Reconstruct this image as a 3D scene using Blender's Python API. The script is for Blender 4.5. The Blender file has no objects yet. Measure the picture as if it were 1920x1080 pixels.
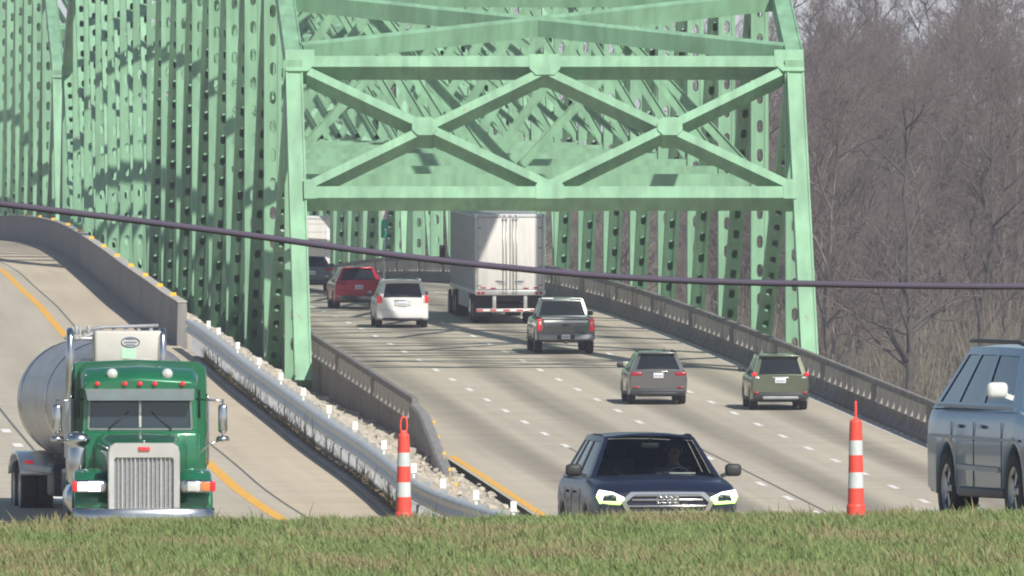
import bpy, bmesh, math, random
import numpy as np
from mathutils import Vector, Matrix, Euler
R = random.Random(7)
NR = np.random.RandomState(7)
PI = math.pi
F = 30000.0            # focal length of the shot in pixels of a 1920 wide frame
sc = bpy.context.scene
COL = sc.collection

# ------------------------------------------------------------------ camera, sky, sun, exposure
cam = bpy.data.cameras.new('camera')
cam.sensor_width = 36.0
cam.lens = 36.0 * F / 1920.0
cam.clip_start = 1.0
cam.clip_end = 8000.0
co = bpy.data.objects.new('camera', cam)
co.rotation_euler = (PI / 2, 0, 0)
COL.objects.link(co)
sc.camera = co

SUN = Vector((0.48, -0.877, 0)).normalized()
EL = math.radians(42)
w = bpy.data.worlds.new("World")
sc.world = w
w.use_nodes = True
nt = w.node_tree
nt.nodes.clear()
sky = nt.nodes.new('ShaderNodeTexSky')
sky.sky_type = 'NISHITA'
sky.sun_disc = False
sky.sun_elevation = EL
sky.sun_rotation = math.atan2(SUN.x, SUN.y)
sky.altitude = 150
sky.air_density = 1.2
sky.dust_density = 1.0
sky.ozone_density = 3.0
bg = nt.nodes.new('ShaderNodeBackground')
bg.inputs[1].default_value = 0.062
wo = nt.nodes.new('ShaderNodeOutputWorld')
nt.links.new(sky.outputs[0], bg.inputs[0])
# pale haze that lies on the horizon all round and thins out upwards
tcw = nt.nodes.new('ShaderNodeTexCoord'); sx_ = nt.nodes.new('ShaderNodeSeparateXYZ'); nt.links.new(tcw.outputs['Generated'], sx_.inputs[0])
ab = nt.nodes.new('ShaderNodeMath'); ab.operation = 'ABSOLUTE'; nt.links.new(sx_.outputs[2], ab.inputs[0])
mu = nt.nodes.new('ShaderNodeMath'); mu.operation = 'MULTIPLY'; mu.inputs[1].default_value = -9.0; nt.links.new(ab.outputs[0], mu.inputs[0])
ex_ = nt.nodes.new('ShaderNodeMath'); ex_.operation = 'EXPONENT'; nt.links.new(mu.outputs[0], ex_.inputs[0])
b2_ = nt.nodes.new('ShaderNodeBackground'); b2_.inputs[0].default_value = (.34, .37, .50, 1); nt.links.new(ex_.outputs[0], b2_.inputs[1])
ad = nt.nodes.new('ShaderNodeAddShader'); nt.links.new(bg.outputs[0], ad.inputs[0]); nt.links.new(b2_.outputs[0], ad.inputs[1])
nt.links.new(ad.outputs[0], wo.inputs[0])
sl = bpy.data.lights.new('sun', 'SUN')
sl.energy = 4.3
sl.angle = math.radians(0.5)
sl.color = (1.0, 0.955, 0.88)
so = bpy.data.objects.new('sun', sl)
sd = Vector((SUN.x * math.cos(EL), SUN.y * math.cos(EL), math.sin(EL)))
so.rotation_euler = sd.to_track_quat('Z', 'Y').to_euler()
so.location = (40, -40, 60)
COL.objects.link(so)
sc.view_settings.view_transform = 'Standard'
sc.view_settings.look = 'None'
sc.view_settings.gamma = 1.0
sc.view_settings.use_curve_mapping = False
sc.view_settings.exposure = 0.36
sc.cycles.use_denoising = True
HAZE = .00023
sc.cycles.max_bounces = 6
sc.cycles.transparent_max_bounces = 8
sc.cycles.pixel_filter_type = 'BLACKMAN_HARRIS'
sc.cycles.filter_width = 2.0

# ------------------------------------------------------------------ curves of the place
class Curve:
    """smooth interpolation through (x, y) pairs (cubic Hermite)"""
    def __init__(s, pts):
        pts = sorted(pts)
        s.x = [p[0] for p in pts]; s.y = [p[1] for p in pts]
        n = len(pts); d = [(s.y[i + 1] - s.y[i]) / (s.x[i + 1] - s.x[i]) for i in range(n - 1)]
        s.m = [d[0]] + [(d[i - 1] + d[i]) / 2 for i in range(1, n - 1)] + [d[-1]]
    def __call__(s, x):
        X = s.x
        if x <= X[0]: return s.y[0] + s.m[0] * (x - X[0])
        if x >= X[-1]: return s.y[-1] + s.m[-1] * (x - X[-1])
        lo, hi = 0, len(X) - 1
        while hi - lo > 1:
            k = (lo + hi) // 2
            if X[k] <= x: lo = k
            else: hi = k
        h = X[hi] - X[lo]; t = (x - X[lo]) / h
        return ((2*t**3 - 3*t*t + 1) * s.y[lo] + (t**3 - 2*t*t + t) * h * s.m[lo]
                + (-2*t**3 + 3*t*t) * s.y[hi] + (t**3 - t*t) * h * s.m[hi])

KX = -0.0603333        # the bridge heads this much to the left per metre away
ZR = Curve([(300, -8.45), (345, -7.75), (385, -6.88), (428, -5.78), (446, -5.3), (467, -4.76), (487, -4.22), (509, -3.61),
            (534, -2.93), (559, -2.25), (587, -1.56), (625, -.78), (663, -.2), (700, .10), (752, .28), (790, .26),
            (831, .02), (870, -.4), (930, -1.4), (1000, -3.0)])
def XR(a, d): return a + KX * d
ZL = Curve([(140, -2.2), (160, -2.38), (180, -2.9), (204, -3.53), (228, -4.22), (250, -4.56), (275, -4.37), (286, -4.10), (319, -3.49),
            (355, -2.9), (423, -1.62), (455, -1.03), (480, -.54), (517, .034), (619, 1.22), (682, 1.75), (741, 2.17),
            (790, 2.37), (850, 2.4), (930, 2.0)])
XY = Curve([(140, 10.5), (160, 8.6), (180, 6.2), (204, 3.7), (230, .9), (260, -2.05), (286, -4.19), (300, -5.1), (317, -5.97),
            (438, -12.2), (476, -14.0), (515, -15.85), (566, -18.1), (620, -20.9), (700, -25.8), (760, -30.3), (850, -37.5)])
XG = Curve([(140, 14.2), (160, 11.6), (180, 8.8), (204, 5.9), (240, 2.2), (261, 0.0), (273, -1.05), (284, -2.0), (293.5, -2.46),
            (306, -3.05), (325, -4.02), (350, -5.17), (377, -6.48), (411, -8.1), (440, -9.63), (455, -10.33), (480, -11.6),
            (517, -13.2), (619, -17.3), (682, -19.9), (741, -22.8), (779, -24.9), (850, -29.5)])

# ------------------------------------------------------------------ materials
def mat(name, col, rough=.6, metal=0.0, var=.12, scale=2.0, coat=0.0, bump=0.0, emis=None, es=0.0, spot=None, spots=.0, stretch=(1, 1, 1), spec=.5):
    m = bpy.data.materials.new(name); m.use_nodes = True
    n = m.node_tree; b = n.nodes['Principled BSDF']
    b.inputs['Roughness'].default_value = rough
    b.inputs['Metallic'].default_value = metal
    b.inputs['Specular IOR Level'].default_value = spec
    b.inputs['Coat Weight'].default_value = coat
    b.inputs['Coat Roughness'].default_value = 0.06
    tc = n.nodes.new('ShaderNodeTexCoord'); mp = n.nodes.new('ShaderNodeMapping')
    mp.inputs['Scale'].default_value = stretch
    n.links.new(tc.outputs['Object'], mp.inputs[0])
    no = n.nodes.new('ShaderNodeTexNoise'); no.inputs['Scale'].default_value = scale
    no.inputs['Detail'].default_value = 6; no.inputs['Roughness'].default_value = .65
    n.links.new(mp.outputs[0], no.inputs[0])
    mr = n.nodes.new('ShaderNodeMapRange')
    mr.inputs['From Min'].default_value = .28; mr.inputs['From Max'].default_value = .72
    n.links.new(no.outputs[0], mr.inputs[0])
    mx = n.nodes.new('ShaderNodeMix'); mx.data_type = 'RGBA'
    mx.inputs['A'].default_value = (*[c * (1 - var) for c in col], 1)
    mx.inputs['B'].default_value = (*[min(1, c * (1 + var)) for c in col], 1)
    n.links.new(mr.outputs[0], mx.inputs['Factor'])
    out = mx.outputs['Result']
    if spot:
        n2 = n.nodes.new('ShaderNodeTexNoise'); n2.inputs['Scale'].default_value = scale * 2.7
        n2.inputs['Detail'].default_value = 8
        n.links.new(mp.outputs[0], n2.inputs[0])
        m2 = n.nodes.new('ShaderNodeMapRange')
        m2.inputs['From Min'].default_value = .70 - spots; m2.inputs['From Max'].default_value = .76 - spots
        n.links.new(n2.outputs[0], m2.inputs[0])
        mx2 = n.nodes.new('ShaderNodeMix'); mx2.data_type = 'RGBA'
        n.links.new(m2.outputs[0], mx2.inputs['Factor'])
        n.links.new(out, mx2.inputs['A']); mx2.inputs['B'].default_value = (*spot, 1)
        out = mx2.outputs['Result']
    n.links.new(out, b.inputs['Base Color'])
    if bump:
        bp = n.nodes.new('ShaderNodeBump'); bp.inputs['Strength'].default_value = bump; bp.inputs['Distance'].default_value = .05
        n.links.new(no.outputs[0], bp.inputs['Height']); n.links.new(bp.outputs[0], b.inputs['Normal'])
    if emis:
        b.inputs['Emission Color'].default_value = (*emis, 1); b.inputs['Emission Strength'].default_value = es
    return m

M = {}
def streaks(m, amount, sx=6.0, sz=.5):
    n = m.node_tree; b = n.nodes['Principled BSDF']; src = b.inputs['Base Color'].links[0].from_socket
    tc = n.nodes.new('ShaderNodeTexCoord'); mp = n.nodes.new('ShaderNodeMapping'); mp.inputs['Scale'].default_value = (sx, sx * .3, sz)
    n.links.new(tc.outputs['Object'], mp.inputs[0]); no = n.nodes.new('ShaderNodeTexNoise'); no.inputs['Scale'].default_value = 1.0; no.inputs['Detail'].default_value = 5
    n.links.new(mp.outputs[0], no.inputs[0]); mr = n.nodes.new('ShaderNodeMapRange'); mr.inputs['From Min'].default_value = .42; mr.inputs['From Max'].default_value = .68
    mr.inputs['To Min'].default_value = 1.0; mr.inputs['To Max'].default_value = 1 - amount
    n.links.new(no.outputs[0], mr.inputs[0]); v = n.nodes.new('ShaderNodeVectorMath'); v.operation = 'SCALE'
    n.links.new(src, v.inputs[0]); n.links.new(mr.outputs[0], v.inputs['Scale']); n.links.new(v.outputs[0], b.inputs['Base Color'])
M['green'] = mat('bridge_green_paint', (.232, .44, .268), .55, var=.20, scale=.9, spot=(.30, .27, .17), spots=.0, stretch=(1, 1, .45))
M['concrete'] = mat('parapet_concrete', (.22, .205, .185), .9, var=.22, scale=1.6, bump=.15, spot=(.20, .19, .17), spots=.05)
M['concrete_l'] = mat('pale_concrete', (.46, .43, .38), .9, var=.15, scale=2.2, bump=.1)
M['concrete_g'] = mat('grey_barrier_concrete', (.25, .245, .235), .9, var=.12, scale=.8, bump=.1, stretch=(1, .3, 1))
M['yellow'] = mat('yellow_paint', (.78, .42, .06), .6, var=.15, scale=4)
M['white_paint'] = mat('white_road_paint', (.82, .80, .74), .6, var=.15, scale=5)
M['white_ref'] = mat('white_reflector', (.84, .85, .82), .4, var=.04)
M['yel_ref'] = mat('yellow_reflector', (.85, .50, .05), .4, var=.05)
M['galv'] = mat('galvanized_steel', (.46, .48, .49), .5, .15, var=.16, scale=3)
M['galv_d'] = mat('dull_galvanized_steel', (.33, .35, .36), .6, .3, var=.2, scale=3)
M['joint'] = mat('joint_tar', (.13, .125, .115), .8, var=.3, scale=4)
M['rock'] = mat('riprap_stone', (.43, .385, .31), .95, var=.25, scale=1.2, bump=.3)
M['soil'] = mat('median_soil', (.42, .38, .31), .95, var=.2, scale=1.5, bump=.4, spot=(.17, .17, .09), spots=.07)
M['debris'] = mat('leaf_debris', (.16, .12, .08), .95, var=.5, scale=6, bump=.3)
M['weed'] = mat('dead_weeds', (.22, .19, .10), .95, var=.4, scale=3)
M['ground'] = mat('bank_ground', (.16, .14, .10), .95, var=.35, scale=.2)
M['tyre'] = mat('tyre_rubber', (.022, .023, .026), .85, var=.2, scale=8)
M['dark'] = mat('black_plastic', (.030, .032, .035), .55, var=.2, scale=5)
M['chrome'] = mat('chrome', (.56, .57, .57), .22, 1.0, var=.05, scale=4)
M['steel'] = mat('polished_tank_steel', (.46, .45, .435), .46, .8, var=.12, scale=2.5, stretch=(1, .2, 1))
M['rim'] = mat('alloy_rim', (.38, .39, .40), .35, .8, var=.1)
M['glass'] = mat('tinted_glass', (.014, .019, .022), .08, 0, var=.1, scale=2, spec=.35)
M['red_lamp'] = mat('red_lamp', (.62, .02, .03), .2, var=.1, scale=9, emis=(1, .04, .05), es=.28)
M['red_dim'] = mat('red_reflector', (.36, .02, .03), .25, var=.1, scale=9)
M['amber'] = mat('amber_lamp', (.8, .22, .06), .25, var=.1, scale=9)
M['clear'] = mat('clear_lamp', (.72, .73, .70), .12, .3, var=.1, scale=9)
M['plate'] = mat('number_plate', (.74, .77, .80), .4, var=.05)
M['plate_mark'] = mat('plate_print', (.20, .22, .30), .5, var=.3, scale=30)
M['headlit'] = mat('lit_headlamp', (.8, .85, .75), .2, emis=(.95, 1, .86), es=2.6, var=.02)
M['headsoft'] = mat('lit_headlamp_lens', (.7, .75, .65), .2, emis=(.85, 1, .78), es=.55, var=.1, scale=12)
M['projector'] = mat('lamp_projector', (.12, .18, .10), .3)
M['ledgreen'] = mat('lit_led_strip', (.6, .9, .3), .2, emis=(.50, 1.0, .18), es=1.5, var=.02)
M['orange'] = mat('channelizer_orange', (.86, .085, .06), .5, var=.07, scale=9)
M['sheet'] = mat('reflective_sheeting', (.60, .63, .63), .45, var=.12, scale=14)
M['cable'] = mat('cable_sheath', (.085, .07, .105), .85, var=.1)
M['interior'] = mat('car_interior', (.035, .035, .038), .8, var=.2)
M['skin'] = mat('skin', (.52, .31, .23), .6, var=.06)
M['hair'] = mat('hair', (.05, .03, .02), .7, var=.2)
M['shirt'] = mat('shirt_cloth', (.10, .11, .15), .9, var=.2, scale=12)
M['white_body'] = mat('white_vehicle_paint', (.78, .78, .76), .32, var=.05, scale=1.2, coat=.5)
M['trailer_white'] = mat('trailer_door_white', (.70, .67, .63), .5, var=.09, scale=1.1, spot=(.62, .56, .50), spots=.02, stretch=(1, 1, .4))
M['trailer_side'] = mat('trailer_side_panel', (.44, .45, .47), .5, var=.08, scale=1.0)
M['alu'] = mat('aluminium', (.55, .55, .54), .4, .6, var=.12, scale=4)
M['red_tape'] = mat('red_tape', (.62, .05, .06), .5, var=.1)
M['sign_green'] = mat('sign_green', (.01, .33, .20), .5, var=.06)
M['sign_pink'] = mat('sign_back_pale', (.62, .50, .52), .6, var=.1)
M['truck_green'] = mat('truck_green_paint', (.009, .15, .062), .34, .2, var=.10, scale=1.5, coat=.9)
M['visor'] = mat('grey_visor', (.22, .27, .26), .35, .3, var=.1)
M['grille'] = mat('grille_mesh', (.30, .31, .31), .45, .6, var=.3, scale=30)
M['bark'] = mat('bare_tree_bark', (.17, .145, .12), .95, var=.35, scale=1.6)
M['bark_d'] = mat('dark_tree_bark', (.085, .075, .068), .95, var=.35, scale=1.6)
M['twig'] = mat('bare_twigs', (.165, .130, .115), .95, var=.38, scale=.35)
M['brush'] = mat('dry_brush', (.23, .20, .15), .95, var=.35, scale=.4)
M['water'] = mat('river_water', (.06, .08, .08), .12, var=.2, scale=.3, bump=.1)

M['offw'] = mat('pale_mirror_shell', (.60, .62, .58), .4)
M['chrome_pale'] = mat('brushed_grille_surround', (.56, .56, .53), .3, .35)
M['glass_sky'] = mat('sky_painted_glass', (.035, .075, .10), .06, var=.1, spec=.9)  # blue base colour stands in for the sky mirrored in these windows
M['glass_truck'] = mat('windscreen_glass', (.025, .04, .055), .08, var=.1, spec=.7)  # reflected sky is put into the bluish base colour
def paint(name, col, metal=.35, rough=.3, coat=.8): return mat(name, col, rough, metal, var=.06, scale=1.4, coat=coat)

for k_, a_ in (('concrete', .4), ('concrete_g', .3), ('concrete_l', .2), ('trailer_side', .15), ('trailer_white', .12), ('steel', .15)): streaks(M[k_], a_)
streaks(M['green'], .22, 3.0, .25)
def see_through_glass():
    m = bpy.data.materials.new('clear_windscreen_glass'); m.use_nodes = True
    n = m.node_tree; n.nodes.clear()
    o = n.nodes.new('ShaderNodeOutputMaterial'); mix = n.nodes.new('ShaderNodeMixShader')
    fr = n.nodes.new('ShaderNodeFresnel'); fr.inputs[0].default_value = 1.5
    t = n.nodes.new('ShaderNodeBsdfTransparent'); t.inputs[0].default_value = (.62, .68, .66, 1)
    g = n.nodes.new('ShaderNodeBsdfGlossy'); g.inputs['Roughness'].default_value = .04
    n.links.new(fr.outputs[0], mix.inputs[0]); n.links.new(t.outputs[0], mix.inputs[1]); n.links.new(g.outputs[0], mix.inputs[2])
    n.links.new(mix.outputs[0], o.inputs[0])
    return m
M['clearglass'] = see_through_glass()

def road_mat(name, base, lanes, w0, dark, jl=6.0):
    """concrete pavement; UV holds metres across and metres along"""
    m = bpy.data.materials.new(name); m.use_nodes = True
    n = m.node_tree; b = n.nodes['Principled BSDF']; b.inputs['Roughness'].default_value = .88
    uv = n.nodes.new('ShaderNodeUVMap'); uv.uv_map = 'UVMap'
    sp = n.nodes.new('ShaderNodeSeparateXYZ'); n.links.new(uv.outputs[0], sp.inputs[0])
    def math_(op, a, c=None, d=None):
        q = n.nodes.new('ShaderNodeMath'); q.operation = op
        for i, v in enumerate((a, c, d)):
            if v is None: continue
            if isinstance(v, (int, float)): q.inputs[i].default_value = v
            else: n.links.new(v, q.inputs[i])
        return q.outputs[0]
    def noise(sx, sy, s=1.0, det=5):
        mp = n.nodes.new('ShaderNodeMapping'); mp.inputs['Scale'].default_value = (sx, sy, 1)
        n.links.new(uv.outputs[0], mp.inputs[0])
        q = n.nodes.new('ShaderNodeTexNoise'); q.inputs['Scale'].default_value = s; q.inputs['Detail'].default_value = det
        n.links.new(mp.outputs[0], q.inputs[0]); return q.outputs[0]
    big = noise(.15, .03); along = noise(1.6, .02); across = noise(.10, 1.1, det=3); fine = noise(3, 3)
    f = math_('MULTIPLY_ADD', big, .35, .82)
    f = math_('MULTIPLY_ADD', math_('SUBTRACT', along, .5), .42, f)
    f = math_('MULTIPLY_ADD', math_('SUBTRACT', across, .5), .34, f)
    f = math_('MULTIPLY_ADD', math_('SUBTRACT', fine, .5), .22, f)
    # oily band in the middle of each lane
    c = math_('COSINE', math_('MULTIPLY', math_('SUBTRACT', sp.outputs[0], w0), 2 * PI / 3.5))
    c = math_('MULTIPLY', math_('MAXIMUM', c, 0.0), dark)
    f = math_('SUBTRACT', f, math_('MULTIPLY', c, math_('ADD', big, .35)))
    # transverse joints
    j = math_('FRACT', math_('DIVIDE', sp.outputs[1], jl))
    j = math_('LESS_THAN', j, .02)
    f = math_('SUBTRACT', f, math_('MULTIPLY', j, .3))
    cb = n.nodes.new('ShaderNodeVectorMath'); cb.operation = 'SCALE'
    cb.inputs[0].default_value = base; n.links.new(f, cb.inputs['Scale'])
    n.links.new(cb.outputs[0], b.inputs['Base Color'])
    bp = n.nodes.new('ShaderNodeBump'); bp.inputs['Strength'].default_value = .2; bp.inputs['Distance'].default_value = .01
    n.links.new(fine, bp.inputs['Height']); n.links.new(bp.outputs[0], b.inputs['Normal'])
    return m
M['road_r'] = road_mat('bridge_deck_concrete', (.45, .40, .31), 4, 0.0, .46)
M['road_l'] = road_mat('approach_concrete', (.45, .405, .315), 3, 1.75, .12)
M['shoulder'] = road_mat('shoulder_concrete', (.50, .425, .315), 3, 1.75, .0)

# ------------------------------------------------------------------ mesh builder
class MB:
    def __init__(s): s.v = []; s.f = []; s.m = []; s.s = []
    def add(s, verts, faces, mi=0, smooth=False):
        o = len(s.v); s.v.extend([tuple(p) for p in verts])
        for f in faces:
            s.f.append(tuple(i + o for i in f)); s.m.append(mi); s.s.append(smooth)
        return s
    def quad(s, a, b, c, d, mi=0): return s.add([a, b, c, d], [(0, 1, 2, 3)], mi)
    def box(s, c, sz, mi=0, rot=None):
        x, y, z = [k / 2 for k in sz]
        V = [Vector((i, j, k)) for i in (-x, x) for j in (-y, y) for k in (-z, z)]
        if rot is not None: V = [rot @ p for p in V]
        V = [p + Vector(c) for p in V]
        return s.add(V, [(0, 1, 3, 2), (4, 6, 7, 5), (0, 4, 5, 1), (2, 3, 7, 6), (0, 2, 6, 4), (1, 5, 7, 3)], mi)
    def rbox(s, c, sz, r=.04, mi=0, rot=None, seg=2, smooth=True):
        bm = bmesh.new(); bmesh.ops.create_cube(bm, size=1)
        for v in bm.verts: v.co = Vector((v.co.x * sz[0], v.co.y * sz[1], v.co.z * sz[2]))
        r = min(r, min(sz) * .48)
        bmesh.ops.bevel(bm, geom=bm.edges[:], offset=r, segments=seg, profile=.5, affect='EDGES')
        V = [(rot @ v.co if rot is not None else v.co) + Vector(c) for v in bm.verts]
        bm.verts.index_update()
        Fc = [tuple(v.index for v in f.verts) for f in bm.faces]; bm.free()
        return s.add(V, Fc, mi, smooth)
    def beam(s, p0, p1, wd, hd, side=(1, 0, 0), mi=0):
        p0 = Vector(p0); p1 = Vector(p1); t = (p1 - p0).normalized()
        sd_ = Vector(side); sd_ = (sd_ - t * sd_.dot(t)).normalized(); n = t.cross(sd_)
        V = []
        for p in (p0, p1):
            for a, b in ((-1, -1), (1, -1), (1, 1), (-1, 1)):
                V.append(p + sd_ * a * wd / 2 + n * b * hd / 2)
        return s.add(V, [(3, 2, 1, 0), (4, 5, 6, 7), (0, 1, 5, 4), (1, 2, 6, 5), (2, 3, 7, 6), (3, 0, 4, 7)], mi)
    def tube(s, pts, rad, n=8, mi=0, cap=True, smooth=True):
        pts = [Vector(p) for p in pts]; k = len(pts)
        if not isinstance(rad, (list, tuple)): rad = [rad] * k
        V = []; ref = None
        for i, p in enumerate(pts):
            t = (pts[min(i + 1, k - 1)] - pts[max(i - 1, 0)]).normalized()
            if ref is None: ref = t.orthogonal().normalized()
            ref = (ref - t * ref.dot(t)).normalized(); b = t.cross(ref)
            for j in range(n):
                a = 2 * PI * j / n; V.append(p + (ref * math.cos(a) + b * math.sin(a)) * rad[i])
        Fc = [(i * n + j, i * n + (j + 1) % n, (i + 1) * n + (j + 1) % n, (i + 1) * n + j) for i in range(k - 1) for j in range(n)]
        s.add(V, Fc, mi, smooth)
        if cap:
            s.add(V[:n], [tuple(range(n))[::-1]], mi); s.add(V[-n:], [tuple(range(n))], mi)
        return s
    def lathe(s, prof, c=(0, 0, 0), axis='Z', n=20, mi=0, smooth=True, sx=1, sy=1):
        V = []
        for r, h in prof:
            for j in range(n):
                a = 2 * PI * j / n; x, y = r * math.cos(a) * sx, r * math.sin(a) * sy
                p = {'Z': (x, y, h), 'X': (h, x, y), 'Y': (x, h, y)}[axis]
                V.append((p[0] + c[0], p[1] + c[1], p[2] + c[2]))
        k = len(prof)
        Fc = [(i * n + j, i * n + (j + 1) % n, (i + 1) * n + (j + 1) % n, (i + 1) * n + j) for i in range(k - 1) for j in range(n)]
        return s.add(V, Fc, mi, smooth)
    def loft(s, rings, mi=0, closed=True, caps=True, smooth=True):
        n = len(rings[0]); V = [p for r in rings for p in r]
        rng = n if closed else n - 1
        Fc = [(i * n + j, i * n + (j + 1) % n, (i + 1) * n + (j + 1) % n, (i + 1) * n + j) for i in range(len(rings) - 1) for j in range(rng)]
        s.add(V, Fc, mi, smooth)
        if caps:
            s.add(rings[0], [tuple(range(n))[::-1]], mi); s.add(rings[-1], [tuple(range(n))], mi)
        return s
    def mesh(s, name, mats, off=None, fix=True):
        V = s.v if off is None else [(p[0] - off[0], p[1] - off[1], p[2] - off[2]) for p in s.v]
        me = bpy.data.meshes.new(name); me.from_pydata(V, [], s.f)
        for m in mats: me.materials.append(m)
        me.polygons.foreach_set('material_index', s.m); me.polygons.foreach_set('use_smooth', s.s)
        if fix and len(s.f) < 60000:
            bm = bmesh.new(); bm.from_mesh(me)
            if any(s.s): bmesh.ops.remove_doubles(bm, verts=bm.verts, dist=.0004)
            bmesh.ops.recalc_face_normals(bm, faces=bm.faces); bm.to_mesh(me); bm.free()
        me.update(); return me
    def obj(s, name, mats, parent=None, world=False, **kw):
        if not isinstance(mats, (list, tuple)): mats = [mats]
        mats = [M[m] if isinstance(m, str) else m for m in mats]
        off = parent.get('base') if (world and parent is not None) else None
        me = s.mesh(name, mats, off)
        return link(name, me, parent, **kw)
def link(name, me, parent=None, loc=(0, 0, 0), rot=(0, 0, 0), sca=None):
    o = bpy.data.objects.new(name, me); COL.objects.link(o)
    o.parent = parent; o.location = loc; o.rotation_euler = rot
    if sca: o.scale = sca
    return o
def tag(o, label=None, cat=None, group=None, kind=None):
    if label: o['label'] = label
    if cat: o['category'] = cat
    if group: o['group'] = group
    if kind: o['kind'] = kind
    return o
def thing(name, label, cat, loc=(0, 0, 0), rot=(0, 0, 0), group=None):
    o = bpy.data.objects.new(name, None); COL.objects.link(o)
    o.location = loc; o.rotation_euler = rot; o.empty_display_size = .5
    o['base'] = [float(c) for c in loc]
    return tag(o, label, cat, group)
def mid(o, loc): return o

def ribbon(fx0, fx1, fz, ds, dz=0.0, name='r', m='road_r', parent=None, u0=None, nx=2):
    """surface between two curves, UV in metres"""
    V = []; U = []
    for d in ds:
        a, b = fx0(d), fx1(d)
        for i in range(nx):
            t = i / (nx - 1); x = a + (b - a) * t
            V.append((x, d, fz(d) + dz)); U.append(((x - u0(d)) if u0 else x, d))
    Fc = [(i * nx + j, i * nx + j + 1, (i + 1) * nx + j + 1, (i + 1) * nx + j) for i in range(len(ds) - 1) for j in range(nx - 1)]
    off = parent.get('base') if parent is not None else None
    if off is not None: V = [(x - off[0], y - off[1], z - off[2]) for x, y, z in V]
    me = bpy.data.meshes.new(name); me.from_pydata(V, [], Fc); me.materials.append(M[m])
    uv = me.uv_layers.new(name='UVMap')
    for p in me.polygons:
        for li, vi in zip(p.loop_indices, p.vertices): uv.data[li].uv = U[vi]
    me.update(); return link(name, me, parent)
def frange(a, b, st):
    n = max(1, int(round((b - a) / st))); return [a + (b - a) * i / n for i in range(n + 1)]

# ------------------------------------------------------------------ ground, river, roads
def near_z(x, y):
    if y < 136: z = -2.015 + .02 * math.sin(x * .8) * math.sin(y * .35) + .012 * x
    else: z = -2.015 + .012 * x - .0016 * (y - 136) ** 2
    return max(z, -9.6)
g = MB(); xs = frange(-60, 60, 2.0); ys = frange(4, 136, 3) + frange(139, 240, 3) + [300, 420, 520]
V = [(x, y, near_z(x, y)) for y in ys for x in xs]; nx = len(xs)
g.add(V, [(i * nx + j, i * nx + j + 1, (i + 1) * nx + j + 1, (i + 1) * nx + j) for i in range(len(ys) - 1) for j in range(nx - 1)], 0, True)
def grass_ground():
    m = mat('grass_soil', (.14, .18, .065), .95, var=.4, scale=1.3, spot=(.24, .20, .11), spots=.16)
    return m
M['grass_soil'] = grass_ground()
tag(g.obj('grass_bank_ground', 'grass_soil'), kind='structure')
g = MB(); g.quad((-2500, 505, -9.7), (2500, 505, -9.7), (2500, 640, -17), (-2500, 640, -17))
g.quad((-2500, -60, -9.8), (2500, -60, -9.8), (2500, 505, -9.7), (-2500, 505, -9.7))
g.quad((-2500, 845, -16.9), (2500, 845, -16.9), (2500, 885, -7.2), (-2500, 885, -7.2))
g.quad((-2500, 885, -7.2), (2500, 885, -7.2), (2500, 1080, -5.4), (-2500, 1080, -5.4))
g.quad((-2500, 1300, 9.5), (2500, 1300, 9.5), (2500, 4500, 8), (-2500, 4500, 8))
tag(g.obj('ground', 'ground'), kind='structure')
g = MB(); g.quad((-2500, 620, -16.2), (2500, 620, -16.2), (2500, 870, -16.2), (-2500, 870, -16.2))
tag(g.obj('river', 'water'), kind='structure')
# the wooded bluff on the far bank
def bluff_z(x, y):
    t = (y - 1080) / 220; t = max(0, min(1, t))
    return -5.4 + 15.5 * t * t * (3 - 2 * t) + 1.2 * math.sin(x * .045) * t + .5 * math.sin(x * .21 + y * .03) * min(1, 4 * t * (1 - t) + .2) * (0 if t in (0,) else 1)
g = MB(); xs = frange(-400, 400, 10); ys = frange(1080, 1300, 12); nx = len(xs)
g.add([(x, y, bluff_z(x, y)) for y in ys for x in xs], [(i * nx + j, i * nx + j + 1, (i + 1) * nx + j + 1, (i + 1) * nx + j) for i in range(len(ys) - 1) for j in range(nx - 1)], 0, True)
tag(g.obj('bluff', 'ground'), kind='structure')

DR = frange(330, 620, 5) + frange(625, 1000, 10)
road_r = ribbon(lambda d: XR(25.95, d), lambda d: XR(41.05, d), ZR, DR, 0, 'bridge_roadway', 'road_r', u0=lambda d: XR(33.5 + 1.75, d), nx=5)
tag(road_r, kind='structure')
DL = frange(142, 420, 3) + frange(425, 930, 6)
road_l = ribbon(lambda d: XY(d) - 12.5, lambda d: XY(d) + .55, ZL, DL, 0, 'oncoming_road', 'road_l', u0=XY, nx=5)
tag(road_l, kind='structure')
sh = ribbon(lambda d: XY(d) + .55, lambda d: XG(d) + .1, ZL, DL, 0, 'road_shoulder', 'shoulder', u0=XY, nx=3)
tag(sh, kind='structure')
ribbon(lambda d: XY(d) + .50, lambda d: XY(d) + .55, ZL, DL, .004, 'joint_seam', 'joint', sh)
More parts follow.
